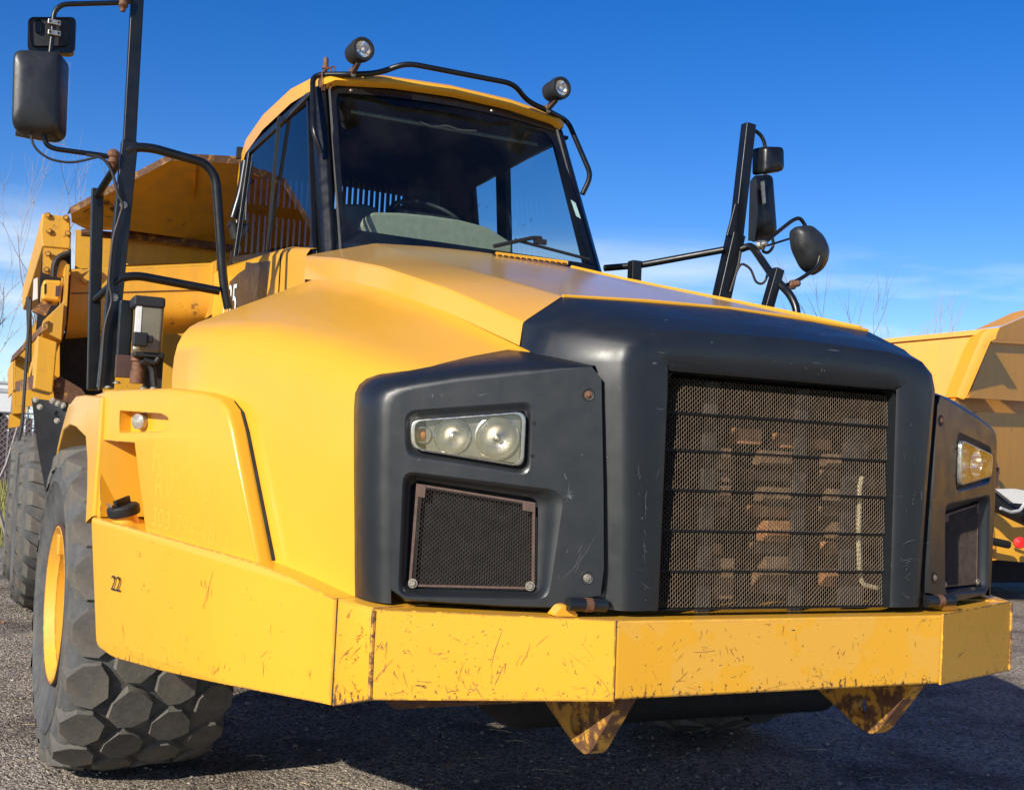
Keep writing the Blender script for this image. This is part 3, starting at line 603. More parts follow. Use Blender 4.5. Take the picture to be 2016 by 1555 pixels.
def headlight(s, panel):
    f = (lambda p: p) if s < 0 else (lambda p: (-p[0], p[1], p[2]))
    D = lambda d: V((d[0] if s < 0 else -d[0], d[1], d[2])); nrm = V((-.425, -.905, 0)); back = -nrm
    lamp = empty('headlight', parent=truck)
    corners = [V(p)+nrm*.012 for p in [(-1.2179, 0.2307, 1.7051), (-0.9004, 0.0815, 1.7487), (-0.9003, 0.0815, 1.5798), (-1.2125, 0.2282, 1.6201)]]
    rim = rpoly([tuple(p) for p in corners], [.028, .03, .03, .028]); cen = sum(corners, V())/4
    inn = [cen+(V(p)-cen)*.95 for p in rim]
    plate('lens_bezel', [f(tuple(p)) for p in rim], D(back*.115), 'bezel', lamp, holes=[[f(tuple(p)) for p in inn]], lip=.004)
    plate('lamp_tray', [f(tuple(V(p)+back*.12)) for p in rim], D(back*.01), 'black_matt', lamp)
    # trough between the bowls
    def bowl(u, v, r, dep, name='reflector_bowl', mat='chrome'):
        p = V(AT0[(u, v)]); o = V(f(tuple(p+back*.014))); m = MB()
        m.lathe([(r*1.06, .003), (r*1.0, .006), (r*.98, 0), (r*.9, -dep*.42), (r*.7, -dep*.75), (r*.4, -dep*.95), (r*.16, -dep)], o, D(nrm), 36); return m.out(name, mat, lamp, 50), o
    AT0 = {(975, 868): (-0.9769, 0.1174, 1.6641), (888, 858): (-1.1028, 0.1766, 1.6638), (829, 857): (-1.1873, 0.2163, 1.6625)}
    b1_, o1 = bowl(975, 868, .0655, .055); b2_, o2 = bowl(888, 858, .0555, .055); b3_, o3 = bowl(829, 857, .027, .03)
    for o, r in ((o1, .008), (o2, .009)): MB().lathe([(.0001, -.025), (r, -.028), (r, -.06)], o, D(nrm), 14).out('bulb', 'steel', lamp, 60)
    MB().lathe([(.0001, .0), (.009, -.004), (.012, -.012), (.010, -.026)], o3, D(nrm), 14).out('amber_bulb', 'amber', lamp, 60)
    # ribbed inner lens in front of the big bowl
    m = MB(); pr = [(.0001, .002)]
    for i in range(1, 15): pr.append((.063*i/14, .002+(.006 if i % 2 else 0)))
    m.lathe(pr, o1+D(back*.004), D(nrm), 40); m.out('ribbed_lens', 'lens', lamp, 20)
    MB().lathe([(.069, -.004), (.070, .006), (.065, .008), (.064, .002)], o1, D(nrm), 40).out('bowl_ring', 'bezel', lamp, 50)
    # chrome webs joining the bowls
    pts = [V(p)+back*.016 for p in [(-1.1792, 0.2126, 1.7056), (-0.9116, 0.0868, 1.7418), (-0.9107, 0.0863, 1.5887), (-1.1751, 0.2106, 1.6173)]]
    plate('reflector_web', [f(tuple(p)) for p in pts], D(back*.01), 'webmetal', lamp, holes=[[tuple(o1+D(back*.002)+(r_*.066)) for r_ in circ(D(nrm))], [tuple(o2+D(back*.002)+(r_*.056)) for r_ in circ(D(nrm))]])
    plate('lens_cover', [f(tuple(V(p)+nrm*.001)) for p in inn], D(back*.003), 'lens', lamp)
    return lamp
def circ(n, k=24):
    u = n.orthogonal().normalized(); v = n.cross(u); return [u*math.cos(2*math.pi*i/k)+v*math.sin(2*math.pi*i/k) for i in range(k)]
for s in (-1, 1):
    hp = headlight_panel(s); headlight(s, hp)
    qd = [(-0.7897, 0.0295, 1.1835), (-0.671, -0.0263, 1.2289), (-0.6928, -0.0161, 1.777), (-0.8036, 0.036, 1.5189)]; qe = [(-1.2358, 0.2391, 1.7486), (-0.9511, 0.1053, 1.7951), (-0.9535, 0.1065, 1.8505), (-1.2377, 0.24, 1.7881)]; fm = (lambda p: p) if s < 0 else (lambda p: (-p[0], p[1], p[2]))
    scratches(hp, [fm(p) for p in (qd if s < 0 else (qd[1], qd[0], qd[3], qd[2]))], 14, 60+s, .0006, 1., 1.6, 'scuff', .6); scratches(hp, [fm(p) for p in (qe if s < 0 else (qe[1], qe[0], qe[3], qe[2]))], 5, 70+s, .0006, 1., 1.6, 'scuff', .6)
    # hinge pin under the panel
    sg = -1 if s < 0 else 1; f = lambda p: (p[0]*(1 if s < 0 else -1), p[1], p[2])
    hg = MB(); hg.tube([f(p) for p in ((-0.7791, -0.03, 1.1698), (-0.6484, -0.03, 1.1654))], .021, 14, 0); h_ = hg.out('hinge_barrel', 'charcoal', truck, 40)
    MB().tube([f(p) for p in ((-0.7236, -0.031, 1.1678), (-0.6989, -0.031, 1.1668))], .0225, 14, 0).out('hinge_ring', 'rustbolt', h_, 40)
    ft = MB(); ft.prism([f(p) for p in rpoly([(-0.8205, -0.02, 1.1321), (-0.7911, -0.02, 1.1639), (-0.7669, -0.02, 1.1667), (-0.7335, -0.02, 1.1309)], .01)], (0, .05, 0)); ft.out('hinge_foot', 'paint', h_, 40)

# ---------------------------------------------------------------- fenders
WPi = (-1.745, -.66)
def build_fender(s):
    f = (lambda p: p) if s < 0 else (lambda p: (-p[0], p[1], p[2])); F = lambda ps: [f(tuple(p)) for p in ps]
    D = lambda d: V((d[0] if s < 0 else -d[0], d[1], d[2])); nrm = V((-.9355, -.3534, 0)); back = -nrm
    outer = [(-1.9736, 1.9859, 1.7953), (-1.7859, 1.489, 1.7892), (-1.7014, 1.2654, 1.7769), (-1.6596, 1.155, 1.758), (-1.6369, 1.0948, 1.7173), (-1.6219, 1.0551, 1.6477), (-1.5475, 0.8581, 1.2079), (-1.5609, 0.8935, 1.2006), (-1.8209, 1.5818, 1.2397), (-1.8701, 1.7119, 1.5883), (-1.9782, 1.9981, 1.593), (-1.9602, 1.9505, 1.2732), (-1.9987, 2.0524, 1.2762)]
    lp = rpoly([(-1.9229, 1.8517, 1.7189), (-1.7992, 1.5245, 1.7094), (-1.7788, 1.4704, 1.6941), (-1.7772, 1.4662, 1.6586), (-1.796, 1.5159, 1.6378), (-1.92, 1.8442, 1.6286)], [.01, .02, .03, .03, .02, .01])
    fen = plate('fender', F(outer), D(back*.045), 'paint_edge', truck, holes=[F(lp)], holedepth=D(back*.055), lip=.022)
    MB().tube(F([tuple(V(p)+back*.062+V((.010, -.026, 0))) for p in outer[2:7]]), .007, 6, 0).out('panel_gap', 'void', fen, 40)
    plate('lamp_pocket', F([V(p)+back*.05 for p in lp]), D(back*.005), 'paint', fen)
    o = V(f(tuple(V((-1.8788, 1.7351, 1.6764))+back*.02))); nn = D((nrm+V((.1, -.35, 0))).normalized())
    MB().lathe([(.0001, .012), (.020, .010), (.032, .003), (.034, -.01), (.034, -.04)], o, nn, 26).out('marker_lamp', 'lensgrey', fen, 50)
    # fuel pocket: back wall and cap standing on the ledge
    pk = [(-1.9782, 1.9981, 1.593), (-1.8701, 1.7119, 1.5883), (-1.8209, 1.5818, 1.2397), (-1.9602, 1.9505, 1.2732)]
    plate('pocket_wall', F([V(p)+back*.22 for p in pk]), D(back*.01), 'paint', fen)
    a, b, c, d = [V(p) for p in pk]; e = back*.22
    mesh('pocket_lining', F([a, b, c, d, a+e, b+e, c+e, d+e]), [(0, 1, 5, 4), (1, 2, 6, 5), (3, 0, 4, 7)], 'paint', fen)
    base = V(f(tuple(V((-1.8642, 1.8553, 1.2336))))); ax = V((-.25 if s < 0 else .25, -.1, 1)).normalized()
    MB().lathe([(.075, -.02), (.06, .0), (.052, .015), (.05, .06), (.06, .062)], base, ax, 24).out('filler_neck', 'paint', fen, 50)
    cp = MB(); cp.lathe([(.062, .058), (.066, .066), (.066, .092), (.058, .10), (.0001, .102)], base, ax, 24); cap = cp.out('fuel_cap', 'black_matt', fen, 40)
    t1 = ax.orthogonal().normalized(); t2 = ax.cross(t1)
    MB().box(base+ax*.115, t1*.045, t2*.008, ax*.014).out('cap_grip', 'black_matt', fen, bevel=.003)
    MB().box(base+ax*.112-t1*.045+t2*.03, (t1*.4+t2*.5)*.06, t2*.006, ax*.006).out('cap_latch', 'steel', fen, bevel=.002)
    # top and arch over the wheel
    P = [V(p) for p in outer[:4]]
    inn_ = [(2.09, 1.235), (2.12, 1.38), (2.2, 1.50), (2.38, 1.60), (2.62, 1.645), (2.9, 1.655), (3.3, 1.63), (3.6, 1.52), (3.85, 1.32), (4.05, 1.05)]
    out_ = [(1.985, 1.275), (1.978, 1.45), (1.972, 1.62), (1.98, 1.775), (2.5, 1.795), (2.9, 1.80), (3.35, 1.76), (3.75, 1.62), (4.05, 1.40), (4.30, 1.10)]
    xx = [-2.0, -2.0, -2.0, -2.0, -2.03, -2.04, -2.045, -2.05, -2.05, -2.05]
    arch = inn_; si_ = [(x-.012, y, z) for x, (y, z) in zip(xx, inn_)]; so_ = [(x+.01, y, z) for x, (y, z) in zip(xx, out_)]
    n_ = len(arch); vs = so_+si_+[(-1.55, p[1], p[2]) for p in si_]+[(-1.55, p[1], p[2]) for p in so_]
    fs = [(i, i+1, n_+i+1, n_+i) for i in range(n_-1)]+[(n_+i, n_+i+1, 2*n_+i+1, 2*n_+i) for i in range(n_-1)]+[(i+1, i, 3*n_+i, 3*n_+i+1) for i in range(n_-1)]
    mesh('wheel_arch', F(vs), fs, 'paint_edge', fen, 40, bevel=.012)
    m = MB(); m.abox((-1.97, 2.0, 1.775), (-1.2, 3.9, 1.797)) if s < 0 else m.abox((1.2, 2.0, 1.775), (1.97, 3.9, 1.797)); m.out('fender_deck', 'paint_edge', fen)
    tp = [P[0], P[1], P[2], P[3]]; m = MB(); q = [V((-1.97, 2.3, 1.797)), V((-1.7, 2.3, 1.79)), V((-1.62, 2.0, 1.775)), V((-1.55, 1.7, 1.75))]
    grid('fender_top', [F([p-V((0, 0, .004))+back*.012 for p in tp]), F(q)], 'paint_edge', fen, 40)
    return fen
fl_ = build_fender(-1); build_fender(1)
ghost = dict(o=(-1.3015, .203, 0))
for (txt, p, sz) in (('R E', (-1.8208, 1.5804, 1.4857), .17), ('RV LMP', (-1.8076, 1.5455, 1.3878), .13), ('303 794-4833', (-1.811, 1.5544, 1.2738), .105)):
    text('faded_lettering', txt, p, (.66, -1.747, -.16), (0, 0, 1), sz, 'ghost', fl_, 0)

# ---------------------------------------------------------------- cab
def build_cab():
    cab = empty('cab', parent=truck)
    gb, gt = (.762, 2.775, 2.650), (.741, 3.339, 3.698)
    def G(s, t, off=0.):
        x = (gb[0]+(gt[0]-gb[0])*t)*s*(1+(.055*(1-t) if s > 0 else 0)); bul = .075*(1-s*s); lift = .03*(1-s*s)*t
        return (x, gb[1]+(gt[1]-gb[1])*t-bul-off*.88, gb[2]+(gt[2]-gb[2])*t+lift+off*.47)
    ss = [-1+i/10 for i in range(21)]
    grid('windscreen', [[G(s, t) for s in ss] for t in (0, .25, .5, .75, 1)], 'glass', cab, 60)
    # black border printed on the glass: ring sheet 3 mm proud
    sl, sr, tb, tt = -.968, .945, .125, .955
    loop = []
    cs = [(sl, tb), (sr, tb-.025), (sr-.02, tt-.02), (sl+.02, tt)]
    rin = rpoly([(s, t, 0) for s, t in cs], [.12, .06, .12, .05], 6)
    # ring built as strips from the inner loop out to the glass edge
    vs = []; fs = []
    k = len(rin)
    def toedge(s, t):
        d = [(s+1), (1-s), t*1.6, (1-t)*1.6]; return None
    cx_, cy_ = 0, .53
    for p in rin:
        s, t = p.x, p.y; vs.append(G(s, t, .003))
        dx, dy = s-cx_, t-cy_; kk = min((1/abs(dx) if dx else 9e9), ((1-cy_)/dy if dy > 0 else (cy_/-dy if dy < 0 else 9e9))); vs.append(G(cx_+dx*kk, cy_+dy*kk, .003))
    for i in range(k): j = (i+1) % k; fs.append((2*i, 2*j, 2*j+1, 2*i+1))
    mesh('glass_border', vs, fs, 'black', cab, 60)
    # fill the corners left by the radial strips
    for s, t in ((-1, 1), (1, 1), (-1, 0), (1, 0)):
        c = G(s, t, .0032); a = G(s*.90, t, .0034); b = G(s, t+(-.12 if t else .12), .0034); d_ = G(s*.90, t+(-.12 if t else .12), .0036)
    # side pillars
    for s in (-1, 1):
        q = lambda x, y, z: (s*x, y, z)
        kx = 1. if s < 0 else 1.055
        lo = [q(.765*kx, 2.79, 2.55), q(.80*kx, 2.765, 2.55), q(.848*kx, 2.80, 2.55), q(.864*kx, 2.88, 2.55), q(.80*kx, 2.95, 2.55)]
        hi = [q(.742, 3.345, 3.705), q(.775, 3.335, 3.705), q(.812, 3.38, 3.70), q(.82, 3.44, 3.70), q(.77, 3.50, 3.70)]
        mesh('front_pillar', lo+hi, [(i, (i+1) % 5, (i+1) % 5+5, i+5) for i in range(5)]+[(0, 1, 2, 3, 4), (9, 8, 7, 6, 5)], 'black', cab, 30, bevel=.016, seg=3)
        MB().bar(q(.762*kx, 2.763, 2.56), q(.738, 3.328, 3.70), .010, .010).out('screen_seal', 'seal', cab)
        # side glass and frame strips
        FB, RB, RT, FT = q(.878, 2.91, 2.66), q(.93, 4.90, 2.87), q(.855, 4.98, 3.66), q(.815, 3.49, 3.665)
        mesh('side_window', [FB, RB, RT, FT], [(0, 1, 2, 3)], 'side_glass' if s < 0 else 'glass', cab)
        m = MB(); up = (s, 0, 0)
        m.bar(FT, RT, .05, .03, up); m.bar(RB, RT, .07, .03, up); m.bar(FB, FT, .03, .03, up); m.bar(FB, RB, .05, .03, up); m.out('window_frame', 'black', cab, bevel=.006)
        if s < 0:
            MB().bar(q(.903, 3.98, 2.72), q(.862, 4.05, 3.68), .016, .02, up).out('window_divider', 'black_matt', cab)
        else:
            MB().bar(q(.905, 4.36, 2.72), q(.858, 4.42, 3.68), .17, .05, up).out('centre_pillar', 'black_matt', cab, bevel=.01)
            MB().box(q(.87, 5.15, 3.2), (0, .15, 0), (.02, 0, 0), (0, 0, .6)).out('rear_pillar', 'black_matt', cab)
        # lower cab side: yellow sill and door skin
        A = [q(.972, 2.68, 2.588), q(.965, 3.31, 2.70)]
        rows = [[q(.90, 2.75, 2.645), q(.90, 3.31, 2.735)], [q(.945, 2.72, 2.632), q(.938, 3.31, 2.722)], [q(.968, 2.70, 2.60), q(.962, 3.31, 2.69)], [q(.971, 2.70, 2.0), q(.962, 3.31, 2.0)]]
        grid('cab_cowl_side', rows, 'paint', cab, 50)
        rows = [[q(.905, 3.335, 2.738), q(.915, 4.3, 2.80), q(.915, 5.35, 2.88)], [q(.942, 3.335, 2.724), q(.955, 4.3, 2.785), q(.955, 5.35, 2.86)], [q(.964, 3.335, 2.69), q(.985, 4.3, 2.745), q(.985, 5.35, 2.82)], [q(.964, 3.335, 2.0), q(.99, 4.3, 2.0), q(.99, 5.35, 2.0)]]
        dr = grid('cab_door', rows, 'paint', cab, 50)
        MB().abox(*((q(.955, 3.309, 2.0), q(.93, 3.336, 2.70)) if s > 0 else (q(.955, 3.309, 2.0), q(.93, 3.336, 2.70)))).out('door_gap', 'void', cab)
    # roof: rounded slab
    def roofrow(y, z, w_, th): return [(-w_, y, z-th), (-w_-.004, y, z-.03), (-w_+.05, y, z), (-w_*.5, y, z+.03), (0, y, z+.04), (w_*.5, y, z+.03), (w_-.05, y, z), (w_+.004, y, z-.03), (w_, y, z-.01-th+.01)]
    fr = lambda y, z, w_, th, bow: [(p[0], p[1]-bow*(1-(p[0]/.85)**2), p[2]) for p in roofrow(y, z, w_, th)]
    rows = [fr(3.345, 3.706, .75, -.01, .075), fr(3.30, 3.725, .765, .03, .08), fr(3.31, 3.755, .775, .06, .08), fr(3.40, 3.795, .80, .10, .08), fr(3.8, 3.82, .85, .12, .03), fr(4.5, 3.83, .87, .13, 0), fr(5.05, 3.79, .87, .13, 0), fr(5.25, 3.70, .865, .14, 0), fr(5.33, 3.55, .86, .10, 0)]
    rf = grid('cab_roof', rows, 'paint', cab, 50)
    # visor strip (black) under the roof edge
    grid('screen_header', [[G(s, 1.0, .006) for s in ss], [G(s, .955, .006) for s in ss]], 'black', cab, 60)
    for s, mt in ((-.83, 'steel'), (.35, 'steel')): bolt('header_bolt', G(s, .975, .008), (0, -.88, .47), .008, mt, cab)
    # inside: floor, back wall with window guard, headliner, dash, seat, wheel, blind
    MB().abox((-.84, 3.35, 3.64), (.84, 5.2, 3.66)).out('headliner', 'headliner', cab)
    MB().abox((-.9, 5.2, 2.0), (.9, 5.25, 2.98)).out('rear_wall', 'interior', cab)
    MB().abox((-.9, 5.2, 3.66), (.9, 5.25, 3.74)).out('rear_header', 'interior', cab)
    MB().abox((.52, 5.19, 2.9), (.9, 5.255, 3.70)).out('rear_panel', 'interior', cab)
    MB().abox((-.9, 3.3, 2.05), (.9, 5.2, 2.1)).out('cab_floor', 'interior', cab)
    g = MB(); a = -.86
    x = -.86
    while x < .52:
        g.abox((x-.011, 5.205, 2.98), (x+.011, 5.235, 3.64)); x += .043
    g.abox((-.86, 5.20, 3.615), (.52, 5.24, 3.67)); g.abox((-.86, 5.20, 3.27), (.52, 5.24, 3.34)); mesh('window_guard', g.v, g.f, 'interior', cab, kind='stuff')
    MB().bar((-.86, 5.185, 3.67), (.5, 5.185, 3.67), .007, .007).out('guard_edge', 'steel', cab)
    # dash cowl
    px = [(-0.671, 3.12, 2.7516), (-0.5924, 3.12, 2.8278), (-0.5436, 3.12, 2.9183), (-0.4946, 3.12, 2.9569), (-0.3277, 3.12, 2.9759), (-0.1407, 3.12, 2.9825), (0.0349, 3.12, 2.9811), (0.2153, 3.12, 2.9615), (0.3859, 3.12, 2.8843)]
    poly = px+[(px[-1][0], 3.12, 2.5), (px[0][0], 3.12, 2.5)]
    mesh('dash_cowl', poly+[(p[0]*.98, 3.5, p[2]-.015) for p in poly], [tuple(range(11)), tuple(range(21, 10, -1))]+[(i, (i+1) % 11, (i+1) % 11+11, i+11) for i in range(11)], 'dash', cab, 40, bevel=.02, seg=3)
    pd = [(-0.633, 3.35, 2.8199), (-0.6432, 3.35, 2.9981), (-0.6114, 3.35, 3.0293), (-0.4734, 3.35, 3.0479), (-0.4039, 3.35, 3.036), (-0.3596, 3.35, 2.9748)]; pd += [(pd[-1][0], 3.35, 2.5), (pd[0][0], 3.35, 2.5)]
    n = len(pd); mesh('side_console', pd+[(p[0], 3.7, p[2]) for p in pd], [tuple(range(n)), tuple(range(2*n-1, n-1, -1))]+[(i, (i+1) % n, (i+1) % n+n, i+n) for i in range(n)], 'dash_dark', cab, 40, bevel=.02)
    wc = V((0.0001, 3.62, 3.0827)); ax = V((0, -.55, .83)).normalized(); u = V((1, 0, 0)); v = ax.cross(u)
    st = MB(); ring = [wc+(u*math.cos(t)+v*math.sin(t))*.215 for t in [2*math.pi*i/28 for i in range(29)]]; st.tube(ring, .016, 8, 0)
    st.bar(wc-u*.2, wc+u*.2, .03, .012); st.bar(wc, wc-ax*.25, .05, .05); st.out('steering_wheel', 'black_matt', cab, 50)
    # seat: cushion, back, headrest as part pieces
    sx_ = (0.3152, 4.35, 3.4088)[0]
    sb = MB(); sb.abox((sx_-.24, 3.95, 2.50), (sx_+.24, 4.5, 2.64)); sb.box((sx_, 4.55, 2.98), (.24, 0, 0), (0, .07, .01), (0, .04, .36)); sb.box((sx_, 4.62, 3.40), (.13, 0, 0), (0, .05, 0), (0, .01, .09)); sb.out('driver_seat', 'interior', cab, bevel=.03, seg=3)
    a, b = (-0.5769, 3.42, 3.5985), (0.6568, 3.42, 3.5924)
    MB().tube([a, b], .013, 8, 0).out('sun_blind', 'blind', cab, 40)
    MB().tube([(-0.1489, 3.4, 3.6028), (-0.0689, 3.4, 3.5845), (0.0294, 3.4, 3.61), (0.1143, 3.4, 3.5952), (0.2259, 3.4, 3.6069)], .006, 6, .02).out('blind_bracket', 'steel', cab)
    # wiper on the glass
    wp = MB(); pts = [G(.12, .10, .03), G(.45, .175, .045), G(.52, .18, .045)]
    wp.tube(pts, .012, 6, .02); wp.tube([G(.30, .155, .03), G(.93, .11, .03)], .009, 6, 0); wp.bar(G(.46, .165, .035), G(.56, .165, .035), .03, .02); wp.out('wiper', 'black_matt', cab, 40)
    plate('glass_sticker', [G(.935, .50, .005), G(.975, .485, .005), G(.985, .385, .005), G(.945, .395, .005)], (0, .001, 0), 'sticker', cab)
    # small brown leaf shapes just outside the right-hand window
    lf = MB(); R = random.Random(41)
    for p, k in zip([(0.945, 5.2679, 3.7299), (0.945, 5.0137, 3.7601), (0.945, 4.7991, 3.7751), (0.945, 5.1934, 3.5616), (0.945, 5.0361, 3.5374), (0.945, 4.8617, 3.4944), (0.945, 4.1278, 3.2448), (0.945, 4.0292, 3.25), (0.945, 4.2108, 3.233)], (2, 3, 2, 4, 4, 3, 3, 2, 3)):
        for j in range(k):
            c = V(p)+V((0, R.uniform(-.05, .05), R.uniform(-.012, .012))); d = V((0, R.uniform(-.4, 1), R.uniform(-1, -.1))).normalized()*R.uniform(.012, .026); e = V((.006, -d.z, d.y))*.28
            lf.add([c-d, c+e, c+d, c-e], [(0, 1, 2, 3)])
    mesh('leaf_shapes', lf.v, lf.f, 'leaf', cab, fix=False, kind='stuff')
    # dark decal and model number on the left door
    pl = [(-0.9976, 4.6573, 2.3887), (-0.9977, 4.6601, 2.6809), (-0.9917, 4.3888, 2.7065), (-0.9878, 4.2142, 2.7114), (-0.9875, 4.1971, 2.7549), (-0.9833, 4.0077, 2.7239), (-0.9734, 3.5587, 2.6778), (-0.9745, 3.6081, 2.4247), (-0.9747, 3.6161, 2.3049)]
    plate('door_decal', pl, (.002, 0, 0), 'decal', cab)
    pl = [(-0.9809, 3.8973, 2.7127), (-0.9778, 3.758, 2.7286), (-0.9709, 3.4454, 2.7044), (-0.968, 3.3139, 2.6864), (-0.969, 3.357, 2.6747), (-0.9729, 3.533, 2.6714), (-0.9737, 3.5702, 2.421), (-0.9765, 3.698, 2.4334), (-0.9773, 3.7354, 2.6886)]
    o = (-1.0056, 4.839, 2.4589)
    text('number_marking', '735', o, (.022, -1, -.06), (0, 0, 1), .30, 'white_print', cab, .001)
    return cab
M['seal'] = simple('grey_seal', (.10, .10, .10), .6); M['dash_dark'] = simple('dark_green_console', (.045, .055, .055), .5); M['blind'] = simple('grey_blind_rod', (.16, .18, .17), .4, .3); M['sticker'] = simple('pale_green_sticker', (.42, .60, .55), .5)
cab = build_cab()
# roof guard tube with work lamps
T_ = {k: v for k, v in (('g3', (-0.8234, 3.0876, 3.2337)), ('g4', (-0.8761, 3.0804, 3.353)), ('g5', (-0.8327, 3.353, 3.7555)), ('lm', (-0.6286, 3.2361, 3.761)), ('g2', (-0.4796, 3.2192, 3.7894)), ('g1', (-0.3452, 3.1281, 3.8494)), ('lamp', (-0.627, 3.0534, 3.8546)))}
def L_(k): p = T_[k]; return (-abs(p[0]), p[1], p[2])
def R_(k): p = T_[k]; return (abs(p[0]), p[1], p[2])
half = ['g3', 'g4', 'g5', 'lm', 'g2', 'g1']
guard = MB().tube([L_(k) for k in half]+[R_(k) for k in reversed(half)], .0165, 12, .07).out('roof_guard', 'black', truck, 50)
for s in (-1, 1):
    g5 = R_('g5'); m = MB(); p = (s*(abs(g5[0])-.06), g5[1]-.0, g5[2]-.01); m.tube([p, (s*.78, 3.42, 3.70)], .013, 8, 0); m.out('guard_stay', 'black', guard, 40)
    c = V(T_['lamp']); c.x = s*abs(c.x); ax = V((.16, -1, .0)).normalized()
    lamp = MB().lathe([(.0001, -.135), (.044, -.133), (.056, -.124), (.061, -.095), (.063, -.036), (.069, -.033), (.069, .0), (.066, .012), (.056, .015), (.049, .012), (.047, -.003)], c, ax, 28).out('work_lamp', 'black_matt', truck, 45)
    MB().lathe([(.047, .0), (.037, -.022), (.015, -.04), (.0001, -.045)], c, ax, 24).out('lamp_reflector', 'chrome', lamp, 50)
    MB().lathe([(.0001, .008), (.03, .006), (.048, .001)], c, ax, 24).out('lamp_lens', 'lens', lamp, 50)
    MB().lathe([(.009, .002), (.010, -.022)], c, ax, 10, True).out('lamp_bulb', 'glasswhite', lamp, 50)
    m = MB(); b = V(R_('lm')); b.x = s*abs(b.x); m.bar(b+V((0, 0, .01)), c-V((0, 0, .055))-ax*.045, .04, .025, (1, 0, 0)); m.lathe([(.024, -.01), (.024, .012)], b+V((0, 0, .018)), (0, 0, 1), 12, True); m.out('lamp_bracket', 'frame_brown', lamp, bevel=.004)
    bolt('bracket_bolt', b+V((0, -.016, -.004)), (0, -1, -.3), .011, 'steel', lamp)
# small beacon bracket at the left corner of the roof
k_ = MB(); bb = V((-0.7573, 3.3, 3.7914)); k_.tube([bb+V((-.04, 0, -.12)), bb+V((-.03, 0, -.02)), bb+V((.0, 0, .0)), bb+V((.035, 0, .02)), bb+V((.045, 0, -.01))], .005, 6, .01); k_.tube([bb+V((-.015, .02, -.13)), bb+V((-.01, .02, .03))], .012, 8, 0); k_.tube([bb+V((.02, 0, -.12)), bb+V((.018, 0, .005))], .005, 6, 0); k_.lathe([(.001, .05), (.014, .045), (.016, .0), (.02, -.005), (.02, -.02)], bb+V((-.01, .02, .02)), (0, 0, 1), 12)
k_.out('beacon_bracket', 'rustbolt', guard, 40)

# ---------------------------------------------------------------- mirror posts, rails and mirrors
def post_tube(name, pts, r=.022, mat='black', parent=None, fl=.06): return MB().tube(pts, r, 12, fl).out(name, mat, parent, 50)
PL = MB().bar((-1.8955, 2.9, 1.8449), (-1.8569, 2.9, 3.0948), .078, .075); PL.bar((-1.8577, 2.9, 3.0687), (-1.8675, 2.9, 3.9835), .062, .058)
post = PL.out('mirror_post', 'black', truck, bevel=.006)
MB().bar((-1.929, 3.2, 1.8443), (-1.9725, 3.2, 2.8974), .06, .05).out('rail_post', 'black', post, bevel=.006)
post_tube('hand_rail', [(-1.8725, 2.88, 3.036), (-1.8256, 2.88, 3.0692), (-1.747, 2.88, 3.0762), (-1.479, 2.88, 3.0379), (-1.4233, 2.88, 2.9715), (-1.3513, 2.88, 2.4221), (-1.3179, 2.88, 2.2982)], .0235, parent=post)
post_tube('hand_rail', [(-1.8938, 2.88, 2.3652), (-1.8528, 2.88, 2.4054), (-1.7757, 2.88, 2.4214), (-1.3699, 2.88, 2.3858)], .0225, parent=post)
post_tube('hand_rail', [(-1.9755, 3.19, 2.8521), (-1.8737, 2.92, 3.0447)], .020, parent=post)
post_tube('hand_rail', [(-1.9515, 3.19, 2.3095), (-1.8813, 2.92, 2.3814)], .020, parent=post)
post_tube('post_cable', [(-2.06, 2.84, 2.9858), (-1.9769, 2.84, 2.9857), (-1.9319, 2.84, 2.9158), (-1.901, 2.84, 2.8052), (-1.872, 2.84, 2.7657), (-1.9114, 2.84, 2.5872), (-1.9163, 2.84, 2.3583), (-1.8925, 2.84, 2.2847), (-1.9226, 2.84, 2.1555), (-1.9243, 2.84, 1.954), (-1.9286, 2.84, 1.8333)], .0075, 'cable', post, .05)
for p in [(-1.8703, 2.855, 2.7635), (-1.8847, 2.855, 2.2972)]: bolt('cable_bolt', p, (0, -1, 0), .014, 'steel', post)
# arms and mirrors on the left post
arm = post_tube('mirror_arm', [(-1.8974, 2.86, 3.7975), (-1.9523, 2.86, 3.7782), (-2.2174, 2.86, 3.7152), (-2.2518, 2.86, 3.67), (-2.2506, 2.86, 3.5789), (-2.2561, 2.86, 3.4461)], .0125, parent=post, fl=.08)
post_tube('mirror_arm', [(-1.9277, 2.86, 2.9949), (-1.988, 2.86, 2.9986), (-2.1997, 2.86, 2.9966), (-2.242, 2.86, 3.0076), (-2.2642, 2.86, 3.0669)], .0125, parent=post, fl=.05)
post_tube('mirror_wire', [(-2.3189, 2.84, 3.0534), (-2.301, 2.84, 2.9864), (-2.2315, 2.84, 2.9371), (-2.127, 2.84, 2.9327), (-2.0123, 2.84, 2.9803)], .006, 'cable', post, .05)
for q_ in [(-1.9323, 2.86, 2.9917), (-1.9334, 2.86, 3.7874)]:
    MB().lathe([(.012, .045), (.02, .04), (.03, .03), (.03, .01), (.024, .0), (.026, -.02), (.014, -.035), (.012, -.05)], q_, (0, 0, 1), 12, True).out('pivot_nut', 'rustbolt', post, 30)
def housing(name, corners, depth, mat, rad, parent, crown=.03):
    P = rpoly(corners, rad, 5); n = len(P); c = sum(P, V())/n; d = V(depth); vs = []; rings = [(1.0, 0), (1.0, .45), (.985, .7), (.93, .9), (.82, 1.0), (.4, 1.06), (.0, 1.08)]
    for k, h in rings: vs += [c+(p-c)*k+d*h for p in P]
    fs = []
    for j in range(len(rings)-1): fs += [(j*n+i, j*n+(i+1) % n, (j+1)*n+(i+1) % n, (j+1)*n+i) for i in range(n)]
    fs.append(tuple(range(n))); return mesh(name, vs, fs, mat, parent, 50)
